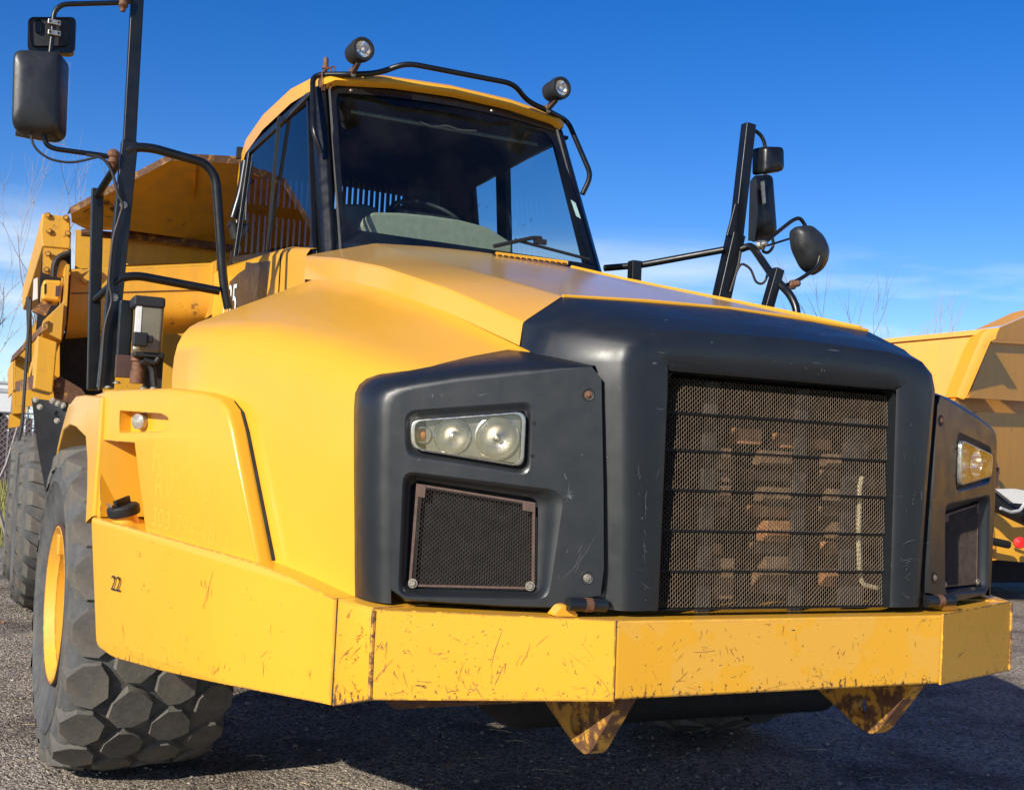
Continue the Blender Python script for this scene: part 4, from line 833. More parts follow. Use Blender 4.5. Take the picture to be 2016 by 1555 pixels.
dn = V((-.35, -.93, .0)).normalized()
q = [(-2.387, 2.92, 3.4393), (-2.1652, 2.92, 3.4658), (-2.1532, 2.92, 3.0529), (-2.3705, 2.92, 3.0389)]; mir_ = housing('mirror', q, (-.045, -.125, .01), 'mirrorback', .05, truck)
MB().box(V((-2.2685, 2.93, 3.253)), (.115, .02, 0), (.001, .004, 0), (0, 0, .21)).out('mirror_glass', 'chrome', mir_)
post_tube('mirror_lead', [(-2.3381, 2.84, 3.4247), (-2.3645, 2.84, 3.4097), (-2.3891, 2.84, 3.3702)], .004, 'cable', mir_); MB().lathe([(.0001, .012), (.010, .006), (.010, -.006), (.0001, -.012)], (-2.3929, 2.84, 3.3595), (0, 0, 1), 10).out('lead_plug', 'steel', mir_, 60)
q = [(-2.3657, 2.9, 3.6347), (-2.1468, 2.9, 3.6792), (-2.1422, 2.9, 3.495), (-2.3571, 2.9, 3.4643)]; mr2 = housing('mirror', q, (.01, .09, 0), 'black', .03, truck)
q = [(-2.3611, 2.895, 3.6314), (-2.1744, 2.895, 3.6616), (-2.1727, 2.895, 3.5235), (-2.3451, 2.895, 3.4903)]
plate('mirror_back_plate', rpoly(q, .025), (0, -.012, 0), 'black_matt', mr2, holes=[rpoly([(-2.333, 2.895, 3.6244), (-2.3056, 2.895, 3.63), (-2.3015, 2.895, 3.5647), (-2.3288, 2.895, 3.5593)], .02)])
MB().abox((-2.3332, 2.905, 3.5616), V((-2.301, 2.905, 3.6367))+V((0, .002, 0))).out('mount_slot', 'white', mr2)
for c0 in [(-2.2464, 2.85, 3.6145), (-2.2431, 2.85, 3.562)]:
    c0 = V(c0); m = MB(); m.box(c0, (.03, 0, 0), (0, .012, 0), (0, 0, .013)); m.out('arm_clamp', 'steel', mr2, bevel=.004)
    for dx in (-.019, .019): MB().lathe([(.006, .001), (.0001, .001)], c0+V((dx, -.012, 0)), (0, -1, 0), 8).out('clamp_screw', 'void', mr2)
# right-hand post (seen over the hood)
PR = MB().bar((1.7425, 2.92, 2.5895), (1.8517, 2.92, 3.0832), .095, .09); PR.bar((1.8523, 2.92, 3.0701), (1.9173, 2.92, 3.8083), .074, .07); PR.prism([(1.7548, 2.88, 3.0553), (1.8106, 2.88, 3.2738), (1.8377, 2.88, 3.2775), (1.8357, 2.88, 3.0652)], (0, .02, 0))
def down(a, b, z): a, b = V(a), V(b); return a+(a-b)*((a.z-z)/(b.z-a.z))
a_, b_ = (1.7425, 2.92, 2.5895), (1.8517, 2.92, 3.0832); PR.bar(down(a_, b_, 1.80), V(a_)+(V(b_)-V(a_))*.05, .094, .089)
rpost = PR.out('mirror_post', 'black', truck, bevel=.007)
post_tube('hand_rail', [(1.8654, 2.9, 2.9837), (1.9103, 2.85, 3.0079), (1.9061, 2.8, 2.9807), (1.8373, 2.5, 2.7595), (1.854, 2.35, 2.6371), (1.8707, 2.3, 2.5432), V((1.8793, 2.3, 2.5139))-V((.05, 0, .75))], .024, parent=rpost)
MB().bar(down((1.7702, 2.45, 2.5782), (1.8348, 2.45, 2.7992), 1.80), (1.8348, 2.45, 2.7992), .06, .06).out('rail_post', 'black', rpost, bevel=.006)
post_tube('hand_rail', [(1.7633, 2.92, 2.9746), (1.3855, 3.3, 2.8842), (1.2254, 3.5, 2.872)], .022, parent=rpost)
MB().bar(V((1.346, 3.3, 2.7534))-V((0, 0, .85)), (1.3385, 3.3, 2.9055), .07, .07).out('rail_post', 'black', rpost, bevel=.006)
post_tube('mirror_arm', [(1.9706, 2.92, 3.7737), (2.0113, 2.92, 3.7569), (2.0497, 2.92, 3.7063), (2.0653, 2.92, 3.4484)], .0125, parent=rpost)
post_tube('mirror_arm', [(1.9304, 2.75, 3.0022), (2.1589, 2.75, 3.1861), (2.2179, 2.75, 3.2134), (2.2729, 2.75, 3.1547), (2.2841, 2.75, 3.0838)], .0125, parent=rpost)
post_tube('mirror_arm', [(1.9262, 2.5, 2.7131), (2.0198, 2.5, 2.7541), (2.163, 2.5, 2.8481), (2.1833, 2.5, 2.923)], .0125, parent=rpost)
post_tube('mirror_arm', [(2.0349, 2.85, 3.0424), (2.0058, 2.85, 2.9833), (2.0538, 2.85, 2.9758), (2.0993, 2.85, 3.0271), (2.0805, 2.85, 3.0906)], .010, parent=rpost)
post_tube('mirror_arm', [(1.9695, 2.75, 3.0004), (2.1442, 2.75, 3.0668)], .007, parent=rpost)
post_tube('post_cable', [(1.7801, 2.86, 2.7001), (1.8312, 2.86, 2.8509), (1.8603, 2.86, 2.893), (1.9317, 2.86, 2.8685), (1.9749, 2.86, 2.7819), (2.0227, 2.86, 2.7739), (2.0531, 2.86, 2.8033), (2.0664, 2.86, 2.8605)], .008, 'cable', rpost)
post_tube('post_cable', [(1.7902, 2.88, 2.7033), (1.8243, 2.88, 2.804), (1.8547, 2.88, 2.9048), (1.8595, 2.88, 2.9704)], .010, 'cable', rpost)
for p, mt in (((1.9192, 2.74, 2.9994), 'steel'), ((1.9785, 2.48, 2.7256), 'rustbolt')): MB().lathe([(.012, -.03), (.03, -.02), (.03, .0), (.02, .01), (.02, .03), (.012, .04)], p, (.5, -.8, .2), 12, True).out('pivot_nut', mt, rpost, 30)
m3 = housing('mirror', [(1.999, 2.98, 3.6785), (2.1521, 2.98, 3.6988), (2.1635, 2.98, 3.5349), (2.0031, 2.98, 3.4982)], (.03, -.10, 0), 'black', .03, truck)
# tall mirror seen nearly edge-on
q = [(1.984, 2.98, 3.4754), (2.1444, 2.98, 3.5052), (2.1987, 2.98, 3.1083), (2.0029, 2.98, 3.0578)]; m4 = housing('mirror', q, (-.06, -.12, 0), 'black', .04, truck)
plate('mirror_glass', [(1.8635, 2.8, 3.4092), (1.9058, 2.8, 3.4217), (1.927, 2.8, 3.2101), (1.9116, 2.8, 3.0331), (1.8652, 2.8, 3.0275)], (.002, .01, 0), 'mirrorback', m4)
plate('mirror_bracket', [(1.96, 2.82, 3.4204), (1.9832, 2.82, 3.4302), (2.0014, 2.82, 3.2887), (1.982, 2.82, 3.2796)], (0, .01, 0), 'steel', m4)
q = rpoly([(2.0337, 2.62, 3.091), (2.1579, 2.62, 3.1226), (2.2679, 2.62, 3.0622), (2.324, 2.62, 2.9718), (2.3081, 2.62, 2.8731), (2.2306, 2.62, 2.8163), (2.1302, 2.62, 2.8534), (2.0506, 2.62, 2.972)], .04, 4)
n = len(q); c = sum(q, V())/n; d = V((-.03, -.13, .02)); vs = []
for k, h in ((1, 0), (1.0, .3), (.9, .65), (.6, .93), (0, 1.0)): vs += [c+(p-c)*k+d*h for p in q]
fs = [(j*n+i, j*n+(i+1) % n, (j+1)*n+(i+1) % n, (j+1)*n+i) for j in range(4) for i in range(n)]+[tuple(range(n))]
mesh('mirror', vs, fs, 'mirrorback', truck, 50)

# ---------------------------------------------------------------- washer tank beside the post
tank = empty('washer_tank', parent=truck)
def tk(ab, dep): a, b = ab; return (a[0], a[1], a[2]), (b[0], b[1]+dep, b[2])
lo, hi = tk([(-1.8183, 2.42, 2.0001), (-1.696, 2.42, 2.2372)], .16); MB().abox(lo, hi).out('tank_wall', 'tankwall', tank, bevel=.02, seg=3)
MB().abox((lo[0]-.003, lo[1]-.003, lo[2]+.02), (lo[0]+.02, lo[1]+.05, hi[2]-.012)).out('white_label', 'white', tank)
lo, hi = tk([(-1.8374, 2.41, 2.2176), (-1.6947, 2.41, 2.2698)], .18); MB().abox(lo, hi).out('tank_lid', 'black_matt', tank, bevel=.012)
lo, hi = tk([(-1.8314, 2.38, 2.0318), (-1.7679, 2.38, 2.0961)], .05); MB().abox(lo, hi).out('tank_clip', 'black_matt', tank, bevel=.006)
lo, hi = tk([(-1.7692, 2.385, 2.0538), (-1.7438, 2.385, 2.0844)], .04); MB().abox(lo, hi).out('tank_clip', 'black_matt', tank, bevel=.004)
lo, hi = tk([(-1.8217, 2.42, 1.9832), (-1.6821, 2.42, 2.011)], .16); MB().abox(lo, hi).out('tank_base', 'black_matt', tank, bevel=.01)
m = MB(); a = V((-1.7894, 2.5, 1.8632)); m.lathe([(.035, 0), (.035, .06), (.03, .065), (.03, .10), (.038, .105), (.034, .15)], a, (0, 0, 1), 18, True); m.out('tank_pump', 'rustbolt', tank, 40)
m = MB(); m.tube([(-1.7895, 2.45, 1.9565), (-1.7559, 2.45, 1.9663), (-1.7311, 2.45, 1.9371), (-1.7169, 2.45, 1.8545)], .016, 8, .03); m.tube([(-1.7758, 2.42, 1.9726), (-1.7249, 2.42, 1.9599), (-1.7104, 2.42, 1.9848)], .012, 8, .03); m.abox(*tk([(-1.7536, 2.5, 1.8417), (-1.6775, 2.5, 1.9992)], .1)); m.out('pump_body', 'black_matt', tank, 40)
lo, hi = tk([(-1.8792, 2.62, 1.9585), (-1.8123, 2.62, 2.2652)], .03); MB().abox(lo, hi).out('tank_bracket', 'black', tank, bevel=.01)
lo, hi = tk([(-1.8805, 2.612, 1.8925), (-1.8038, 2.612, 2.0005)], .03); MB().abox(lo, hi).out('bracket_foot', 'brownpaint', tank, bevel=.004)
for p in [(-1.8848, 2.45, 1.8548), (-1.9213, 2.45, 1.8311), (-1.7661, 2.45, 1.8368), (-1.7206, 2.45, 1.8399)]: bolt('deck_bolt', p, (0, 0, 1), .014, 'steel', tank)
# small grey cylinder rail left of the cab window and hose stub
MB().tube([(-0.8737, 5.0, 3.5921), (-0.8958, 5.0, 3.3635), (-0.938, 5.0, 3.177)], .03, 12, .05).out('grab_rail', 'black', cab, 50)
MB().abox((-0.8985, 5.05, 3.1541), V((-0.8733, 5.05, 3.3943))+V((0, .05, 0))).out('side_plate', 'grey_panel', cab)
MB().tube([(-0.9764, 4.95, 3.1278), (-0.9476, 4.95, 3.1171), (-0.9141, 4.95, 3.028)], .035, 12, .03).out('air_hose', 'black_matt', cab, 50)

# ---------------------------------------------------------------- wheels
def wheel(name, c, s, R, wd, style):
    """s: which way the outer face points (-1 left in the picture)"""
    prof = [(.365, -.33), (.40, -.368), (.50, -.39), (.585, -.402), (.59, -.41), (.605, -.41), (.61, -.402), (.66, -.398), (.665, -.404), (.675, -.402), (.68, -.394), (.705, -.385), (.735, -.355), (.752, -.31), (.756, -.15), (.756, 0)]
    prof = [(r*R/.79, h*wd/.8) for r, h in prof]; prof = prof+[(r, -h) for r, h in reversed(prof[:-1])]
    w_ = MB().lathe(prof, (0, 0, 0), (1, 0, 0), 64).out(name, 'rubber', truck, 50); w_.location = c
    o = s*.385*wd/.8
    rim = MB().lathe([(.37, o*.90), (.375, o*.99), (.365, o*1.0), (.35, o*.96), (.335, o*.88), (.325, o*.86), (.315, o*.30), (.28, o*.30), (.20, o*.28), (.0001, o*.28)], (0, 0, 0), (1, 0, 0), 48).out('rim', 'paint_rim' if style == 'front' else 'rusty', w_, 40)
    MB().lathe([(.372, o*.985), (.384, o*1.0), (.388, o*.96), (.372, o*.93)], (0, 0, 0), (1, 0, 0), 48).out('rim_edge', 'frame_brown', w_, 40)
    if style == 'front':
        hb = MB(); hb.lathe([(.16, o*.3), (.16, o*.62), (.13, o*.72), (.0001, o*.74)], (0, 0, 0), (1, 0, 0), 24); hb.out('hub', 'paint_edge', w_, 40)
        for k in range(12):
            a = 2*math.pi*k/12; bolt('wheel_nut', V((o*.31, .24*math.cos(a), .24*math.sin(a))), (s, 0, 0), .02, 'rustbolt', w_)
        MB().box(V((o*.92, .0, .285)), (.03, 0, 0), (0, .04, 0), (0, 0, .05)).out('valve_cover', 'paint_edge', w_, bevel=.008)
    return w_
def tread_front(wo, R, individually):
    # six-sided blocks, four across, each row staggered; outer ones wrap over the shoulder
    N_ = 20; hexo = [(-.096, .040), (-.096, -.040), (-.038, -.114), (.030, -.118), (.098, -.055), (.094, .048), (.038, .114), (-.030, .118)]
    def block(x0, half):
        vs = []; hh = [(x*.93, t*.94) for x, t in hexo]
        for lay, (k, rr) in enumerate(((1.10, -.04), (1.0, .030), (.945, .040))):
            for x, t in hh:
                X = x0+x*k; a = t*k/R
                drop = .055*(abs(X)/.40)**4
                r = R-.046+rr-drop
                vs.append((X, r*math.sin(a), r*math.cos(a)))
        n = 8; fs = [(i, (i+1) % n, (i+1) % n+n, i+n) for i in range(n)]+[(i+n, (i+1) % n+n, (i+1) % n+2*n, i+2*n) for i in range(n)]+[tuple(range(2*n, 3*n))]
        return vs, fs
    xs = (-.284, -.095, .095, .284); mes = []; rj = random.Random(8)
    for x0 in xs*3:
        vs, fs = block(x0, 0)
        off_ = [(rj.gauss(0, .004), rj.gauss(0, .004)) for _ in range(8)]; tilt = rj.gauss(0, .002)
        vs = [(v[0]+off_[i % 8][0], v[1]+off_[i % 8][1], v[2]+((tilt*(1 if i % 8 < 4 else -1)+rj.gauss(0, .002)) if i >= 8 else 0)) for i, v in enumerate(vs)]
        me = bpy.data.meshes.new('tread_block'); me.from_pydata(vs, [], fs); bm = bmesh.new(); bm.from_mesh(me); bmesh.ops.recalc_face_normals(bm, faces=bm.faces); bm.to_mesh(me); bm.free()
        me.polygons.foreach_set('use_smooth', [True]*len(me.polygons)); me.set_sharp_from_angle(angle=math.radians(35)); me.materials.append(M['tread']); mes.append(me)
    rr = random.Random(5)
    if individually:
        for k in range(N_):
            for i in range(4):
                me = mes[i+4*rr.randrange(3)]
                o = bpy.data.objects.new('tread_block', me); S.collection.objects.link(o); o.parent = wo
                o.rotation_euler = (2*math.pi*(k+(.5 if i % 2 else 0)+.11)/N_+rr.uniform(-.006, .006), 0, 0)
    else:
        m = MB()
        for k in range(N_):
            for i, me in enumerate(mes[:4]):
                q = Matrix.Rotation(2*math.pi*(k+(.5 if i % 2 else 0))/N_, 3, 'X'); m.add([q @ v.co for v in me.vertices], [tuple(p.vertices) for p in me.polygons])
        mesh('tread_blocks', m.v, m.f, 'tread', wo, 35, kind='stuff', fix=False)
XW = 1.712
fw = wheel('front_wheel', (-XW, 2.875, .79), -1, .79, .75, 'front'); tread_front(fw, .79, True); fw.rotation_euler.z = .062
fw2 = wheel('front_wheel', (XW, 2.875, .79), 1, .79, .75, 'front'); tread_front(fw2, .79, False); fw2.rotation_euler.z = .062
def lug_tread(wo, R, single):
    def lug(sgn):
        vs = []; pts = [(0.0, .03, .02), (.16, .045, .05), (.30, .075, .10), (.41, .11, .14)]
        sec = []
        for x, hw, t0 in pts:
            drop = .03*(x/.41)**4 if x < .4 else .10
            for lay, r in ((0, R-.06-drop), (1, R-.002-drop)):
                for e in (-1, 1): a = (t0*1.5+e*hw*(1 if lay == 0 else .85))/R; vs.append((sgn*x, r*math.sin(a), r*math.cos(a)))
        fs = []
        for j in range(3):
            b = j*4; n_ = b+4; fs += [(b+2, b+3, n_+3, n_+2), (b, b+2, n_+2, n_), (b+1, n_+1, n_+3, b+3)]
        fs += [(0, 1, 3, 2), (12, 14, 15, 13)]
        return vs, fs
    mes = []
    for sg in (-1, 1):
        vs, fs = lug(sg); me = bpy.data.meshes.new('tread_lug'); me.from_pydata(vs, [], fs); bm = bmesh.new(); bm.from_mesh(me); bmesh.ops.recalc_face_normals(bm, faces=bm.faces); bm.to_mesh(me); bm.free(); me.materials.append(M['tread']); mes.append(me)
    for k in range(22):
        for i, me in enumerate(mes):
            if single:
                o = bpy.data.objects.new('tread_lug', me); S.collection.objects.link(o); o.parent = wo; o.rotation_euler = (2*math.pi*(k+.5*i)/22, 0, 0)
    if not single:
        m = MB()
        for k in range(22):
            for i, me in enumerate(mes):
                q = Matrix.Rotation(2*math.pi*(k+.5*i)/22, 3, 'X'); m.add([q @ v.co for v in me.vertices], [tuple(p.vertices) for p in me.polygons])
        mesh('tread_lugs', m.v, m.f, 'tread', wo, kind='stuff', fix=False)
for i, (x, y) in enumerate(((-1.72, 8.34), (-1.76, 10.1), (1.66, 8.34), (1.66, 10.1))):
    rw = wheel('rear_wheel', (x, y, .79), -1 if x < 0 else 1, .79, .80, 'rear'); lug_tread(rw, .79, i == 0)

# ---------------------------------------------------------------- dump body behind the cab
body = empty('dump_body', parent=truck)

can = [(-1.9447, 6.1, 3.278), (-1.6003, 5.85, 3.5029), (-1.3001, 5.65, 3.6823), (-0.7842, 5.65, 3.7286), (-0.4296, 7.2, 3.3541), (-0.9098, 7.2, 3.3602), (-1.4227, 7.2, 3.373), (-1.7843, 6.8, 3.2776), (-1.9235, 6.35, 3.2484)]
n = len(can); mesh('spill_canopy', can+[(p[0], p[1]+.03, p[2]+.03) for p in can], [tuple(range(n)), tuple(range(2*n-1, n-1, -1))]+[(i, (i+1) % n, (i+1) % n+n, i+n) for i in range(n)], 'paint_body', body)
a, b, c = (-1.9514, 6.09, 3.26), (-1.3009, 5.64, 3.6723), (-0.7896, 5.64, 3.7218)
mesh('canopy_lip', [a, b, c]+[(p[0], p[1]-.01, p[2]+.055) for p in (a, b, c)]+[(p[0], p[1]+.5, p[2]+.08) for p in (a, b, c)], [(0, 1, 4, 3), (1, 2, 5, 4), (3, 4, 7, 6), (4, 5, 8, 7)], 'rusty', body)
r0, r1 = V((-1.1074, 5.72, 3.6797)), V((-0.9162, 7.16, 3.3624)); mesh('canopy_rib', [r0, r1, r1+V((.0, -.16, .0)), r0+V((0, -.01, -.02))], [(0, 1, 2, 3)], 'paint_body', body); mesh('canopy_rib', [r0+V((.015, 0, 0)), r1+V((.015, 0, 0)), r1+V((.015, -.16, .0)), r0+V((.015, -.01, -.02))], [(0, 1, 2, 3)], 'paint_body', body)
MB().tube([(-1.4232, 6.05, 3.5753), (-1.3885, 6.08, 3.5623), (-1.2134, 6.28, 3.5277)], .05, 10, 0).out('sun_spot_bar', 'paint_body', body, 40)  # bar built in for a spot of sunlight on the canopy
MB().tube([(-1.4578, 6.9, 3.2914), (-1.1287, 6.9, 3.2885), (-0.5379, 6.9, 3.2711)], .035, 8, .02).out('seam_bar', 'rusty', body, 40)
MB().tube([(-1.8178, 6.86, 3.2577), (-1.4606, 6.86, 3.2678)], .03, 8, .02).out('seam_bar', 'rusty', body, 40)
plate('front_wall', [(-1.8447, 7.1, 3.3177), (-1.4294, 7.1, 3.3084), (-0.5011, 7.1, 3.313), (-0.3827, 7.1, 1.4751), (-1.7644, 7.1, 1.4163)], (0, .08, 0), 'paint_body', body)
plate('upper_panel', [(-1.438, 7.0, 3.2747), (-0.5272, 7.0, 3.2732), (-0.7003, 7.0, 3.1593), (-1.4485, 7.0, 3.0488)], (0, .06, 0), 'paint_body', body, lip=.01)
# rounded lower panel like a tank
sec = []
TL, TRp = (-1.9524, 5.4, 2.759), (-0.9599, 5.4, 2.9177); hgt = .46
rows = []
for (dy, dz) in ((.30, .0), (.03, 0), (0, -.02), (0, -.26), (.0, -.34), (.05, -.42), (.14, -.47), (.30, -.49)): rows.append([(TL[0], TL[1]+dy, TL[2]+dz), lerp((TL[0], TL[1]+dy, TL[2]+dz), (TRp[0], TRp[1]+dy, TRp[2]+dz), .5), (TRp[0], TRp[1]+dy, TRp[2]+dz)])
tp = grid('tank_panel', rows, 'paint_body', body, 50)
for k in (0, -1): mesh('tank_end', [r[k] for r in rows], [tuple(range(len(rows)))], 'paint_body', body)
MB().tube([(-1.945, 5.395, 2.5845), (-0.9487, 5.395, 2.7157)], .004, 5, 0).out('weld_seam', 'frame_brown', body)
plate('end_rib', [(-1.0045, 5.33, 2.907), (-0.9763, 5.33, 2.9214), (-0.9509, 5.33, 2.5596), (-1.0161, 5.33, 2.4979), (-0.9915, 5.33, 2.6299)], (0, .12, 0), 'paint_body', body)
MB().bar((-1.8748, 5.38, 2.6686), (-1.7911, 5.38, 2.7779), .045, .05).out('gusset', 'paint_body', body)
# left corner box of the body, bolts, hydraulic links
cb = [(-2.1677, 5.35, 3.1122), (-1.9877, 5.35, 3.1109), (-1.9716, 5.35, 2.96), (-1.9702, 5.35, 2.8855), (-2.153, 5.35, 2.8816), (-2.1696, 5.35, 2.9887)]
n = 6; mesh('corner_box', cb+[(p[0]*1.0, p[1]+4.6, p[2]) for p in cb], [tuple(range(n))]+[(i, (i+1) % n, (i+1) % n+n, i+n) for i in range(n)], 'paint_body', body, bevel=.012)
for p in [(-2.1318, 5.34, 3.1011), (-2.0139, 5.34, 3.0987), (-2.1152, 5.34, 2.9939), (-1.9939, 5.34, 2.9912), (-2.1116, 5.34, 2.8357), (-2.0051, 5.34, 2.8552), (-2.1144, 5.34, 2.7264)]: bolt('box_bolt', p, (0, -1, 0), .016, 'paint_body', body)
plate('link_plate', rpoly([(-2.1463, 5.36, 2.8838), (-1.9729, 5.36, 2.8866), (-1.9967, 5.36, 2.8448), (-2.0661, 5.36, 2.8014), (-2.0761, 5.36, 2.7014), (-2.1381, 5.36, 2.7052)], .02), (0, .05, 0), 'paint_body', body)
plate('link_lug', rpoly([(-2.0359, 5.3, 2.7897), (-2.0106, 5.3, 2.8032), (-1.9831, 5.3, 2.7816), (-1.9739, 5.3, 2.6875), (-2.0482, 5.3, 2.676)], .02), (0, .04, 0), 'paint_body', body)
MB().tube([(-1.9758, 5.28, 2.8537), (-2.0514, 5.28, 2.8133), (-2.0741, 5.28, 2.7617), (-2.075, 5.28, 2.6742)], .018, 8, .05).out('hydraulic_hose', 'black_matt', body, 40)
bx = [(-2.1357, 5.25, 2.6467), (-2.0137, 5.25, 2.6527), (-2.0205, 5.25, 2.5055), (-2.1364, 5.25, 2.5079)]; MB().prism(bx, (0, .3, 0)).out('valve_box', 'paint_body', body, bevel=.02)
plate('box_opening', [(-2.1273, 5.247, 2.6125), (-2.115, 5.247, 2.6207), (-2.111, 5.247, 2.5587), (-2.1229, 5.247, 2.5436)], (0, .003, 0), 'void', body); plate('box_opening', [(-2.0532, 5.247, 2.6098), (-2.0148, 5.247, 2.6173), (-2.0229, 5.247, 2.5398), (-2.052, 5.247, 2.5403)], (0, .003, 0), 'brownpaint', body)
plate('box_foot', [(-2.1822, 5.3, 2.4529), (-2.1279, 5.3, 2.5069), (-2.0633, 5.3, 2.5063), (-2.08, 5.3, 2.4627), (-2.1021, 5.3, 2.4048), (-2.1872, 5.3, 2.4315)], (0, .1, 0), 'rusty', body)
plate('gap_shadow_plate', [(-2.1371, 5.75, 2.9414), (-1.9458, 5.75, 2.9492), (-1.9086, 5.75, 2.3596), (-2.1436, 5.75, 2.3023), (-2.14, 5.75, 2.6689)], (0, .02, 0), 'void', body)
# inner upright edge and sloping fender plates of the body
mesh('upright_plate', [(-2.0007, 5.2, 2.7595), (-1.9779, 5.2, 2.7586), (-1.9744, 5.2, 2.3453), (-1.9931, 5.2, 2.2329), (-2.0068, 5.2, 2.2456), (-2.0024, 5.2, 2.4814)]+[(p[0], p[1]+.5, p[2]) for p in [(-2.0007, 5.2, 2.7595), (-1.9779, 5.2, 2.7586), (-1.9744, 5.2, 2.3453), (-1.9931, 5.2, 2.2329), (-2.0068, 5.2, 2.2456), (-2.0024, 5.2, 2.4814)]], [(0, 1, 2, 3, 4, 5)]+[(i, (i+1) % 6, (i+1) % 6+6, i+6) for i in range(6)], 'paint_body', body)
w0 = [(-2.0028, 5.1, 2.4989), (-2.0049, 5.1, 2.2318), (-2.1219, 5.1, 2.283), (-2.1262, 5.1, 2.3506)]
mesh('splash_guard', w0+[(p[0]-.02, p[1]+1.6, p[2]-.25) for p in w0], [(0, 1, 2, 3), (3, 2, 6, 7), (0, 3, 7, 4), (1, 2, 6, 5)], 'paint_body', body, bevel=.008)
MB().prism([(-2.1198, 5.08, 2.3359), (-2.1226, 5.08, 2.2814), (-2.2773, 7.2, 2.1712), (-2.2657, 7.2, 2.231)], (.03, 0, .02)).out('guard_flange', 'rusty', body)
b0 = [(-2.1546, 5.0, 2.2456), (-2.0309, 5.0, 2.2091), (-2.0374, 5.0, 1.8691), (-2.1568, 5.0, 1.8946)]
mesh('guard_leg', b0+[(p[0], p[1]+.5, p[2]) for p in b0], [(0, 1, 2, 3)]+[(i, (i+1) % 4, (i+1) % 4+4, i+4) for i in range(4)], 'paint_body', body, bevel=.01)
mesh('guard_shelf', [(-2.1532, 5.1, 1.9892), (-2.1534, 5.1, 1.8947), (-2.2347, 6.6, 1.9129), (-2.2397, 6.6, 1.9918), (-2.1361, 5.6, 1.9975), (-2.2324, 7.0, 2.0072)], [(0, 1, 2, 3), (0, 3, 5, 4)], 'rusty', body)
b0 = [(-2.2559, 7.3, 2.2291), (-2.1345, 7.3, 2.2899), (-2.1209, 7.3, 2.0773), (-2.2374, 7.3, 1.9416)]; mesh('outer_guard', b0+[(p[0], p[1]+2.5, p[2]) for p in b0], [(0, 1, 2, 3)]+[(i, (i+1) % 4, (i+1) % 4+4, i+4) for i in range(4)], 'paint_body', body)
b0 = [(-2.2402, 7.4, 1.953), (-2.1267, 7.4, 1.9692), (-2.122, 7.4, 1.7717), (-2.2312, 7.4, 1.7525)]; mesh('outer_guard', b0+[(p[0], p[1]+.3, p[2]) for p in b0], [(0, 1, 2, 3)]+[(i, (i+1) % 4, (i+1) % 4+4, i+4) for i in range(4)], 'paint_body', body)
b0 = [(-2.2515, 7.6, 1.7537), (-2.1565, 7.6, 1.7723), (-2.1567, 7.6, 1.65), (-2.2516, 7.6, 1.6319)]; mesh('outer_guard', b0+[(p[0], p[1]+.1, p[2]) for p in b0], [(0, 1, 2, 3)]+[(i, (i+1) % 4, (i+1) % 4+4, i+4) for i in range(4)], 'paint_body', body)
MB().tube([(-2.2226, 4.6, 2.4326), (-2.2221, 4.6, 2.2418), (-2.2213, 4.6, 1.9565), (-2.2205, 4.6, 1.6724), (-2.2331, 4.6, 1.5521)], .010, 6, .1).out('drain_hose', 'cable', body, 40); MB().tube([(-2.2328, 4.7, 2.458), (-2.2136, 4.7, 2.2504), (-2.2039, 4.7, 2.0518)], .016, 6, .05).out('drain_hose', 'cable', body, 40)
plate('warning_label', [(-2.1941, 5.32, 2.6488), (-2.1694, 5.32, 2.6654), (-2.1601, 5.32, 2.5197), (-2.1911, 5.32, 2.5027)], (0, .003, 0), 'white', body)
# dark frame and chassis behind the cab, and black pieces added for shade
MB().abox((-1.3, 4.0, .75), (1.3, 10.9, 1.35)).out('chassis', 'void', truck)
MB().abox((-1.15, .55, .85), (1.15, 2.1, 1.3)).out('engine_belly', 'void', truck)
MB().abox((-.25, 1.5, .385), (1.62, 1.95, .87)).out('underbody_shade_block', 'void', truck, bevel=.09, seg=4)  # black block added to hide the far tyre in underbody shade
MB().lathe([(.0001, -1.35), (.14, -1.35), (.16, -.4), (.30, -.25), (.30, .25), (.16, .4), (.14, 1.35), (.0001, 1.35)], (0, 2.875, .79), (1, 0, 0), 24).out('front_axle', 'void', truck, 40)
plate('frame_shade_plate', [(-1.9861, 5.6, 2.2613), (-1.9637, 5.6, 1.9088), (-1.6784, 5.6, 1.8179), (-1.6804, 5.6, 2.4048), (-1.9217, 5.6, 2.4194)], (0, .04, 0), 'void', body)  # black plate: the shade of the opening is put into its colour
plate('body_flank', [(-2.2413, 7.2, 2.2118), (-2.0648, 7.2, 2.6213), (-1.9105, 7.2, 2.6876), (-1.8486, 7.2, 1.8363), (-2.2157, 7.2, 1.814)], (0, .05, 0), 'paint_body', body)
plate('frame_edge', [(-2.0404, 5.05, 1.9547), (-1.9987, 5.05, 1.9914), (-1.8606, 5.05, 1.9161), (-1.7978, 5.05, 1.8349), (-2.011, 5.05, 1.7878)], (0, .1, 0), 'rusty', body)
# black mud flap between the wheels
fp = [(-2.1869, 4.3, 1.8123), (-2.007, 4.15, 1.796), (-1.9774, 4.1, 1.5931), (-2.0402, 4.2, 1.1229), (-2.0797, 4.3, 1.2822), (-2.1403, 4.35, 1.5528)]
plate('mud_flap', fp[:], (.02, .02, 0), 'flap', truck)
for p in [(-2.1707, 4.1, 1.7996), (-2.1462, 4.1, 1.7596), (-2.0797, 4.1, 1.7994), (-2.0511, 4.1, 1.7862), (-2.0198, 4.1, 1.7762), (-2.0474, 4.1, 1.685)]: bolt('flap_bolt', p, (-.3, -1, 0), .012, 'steel', truck)

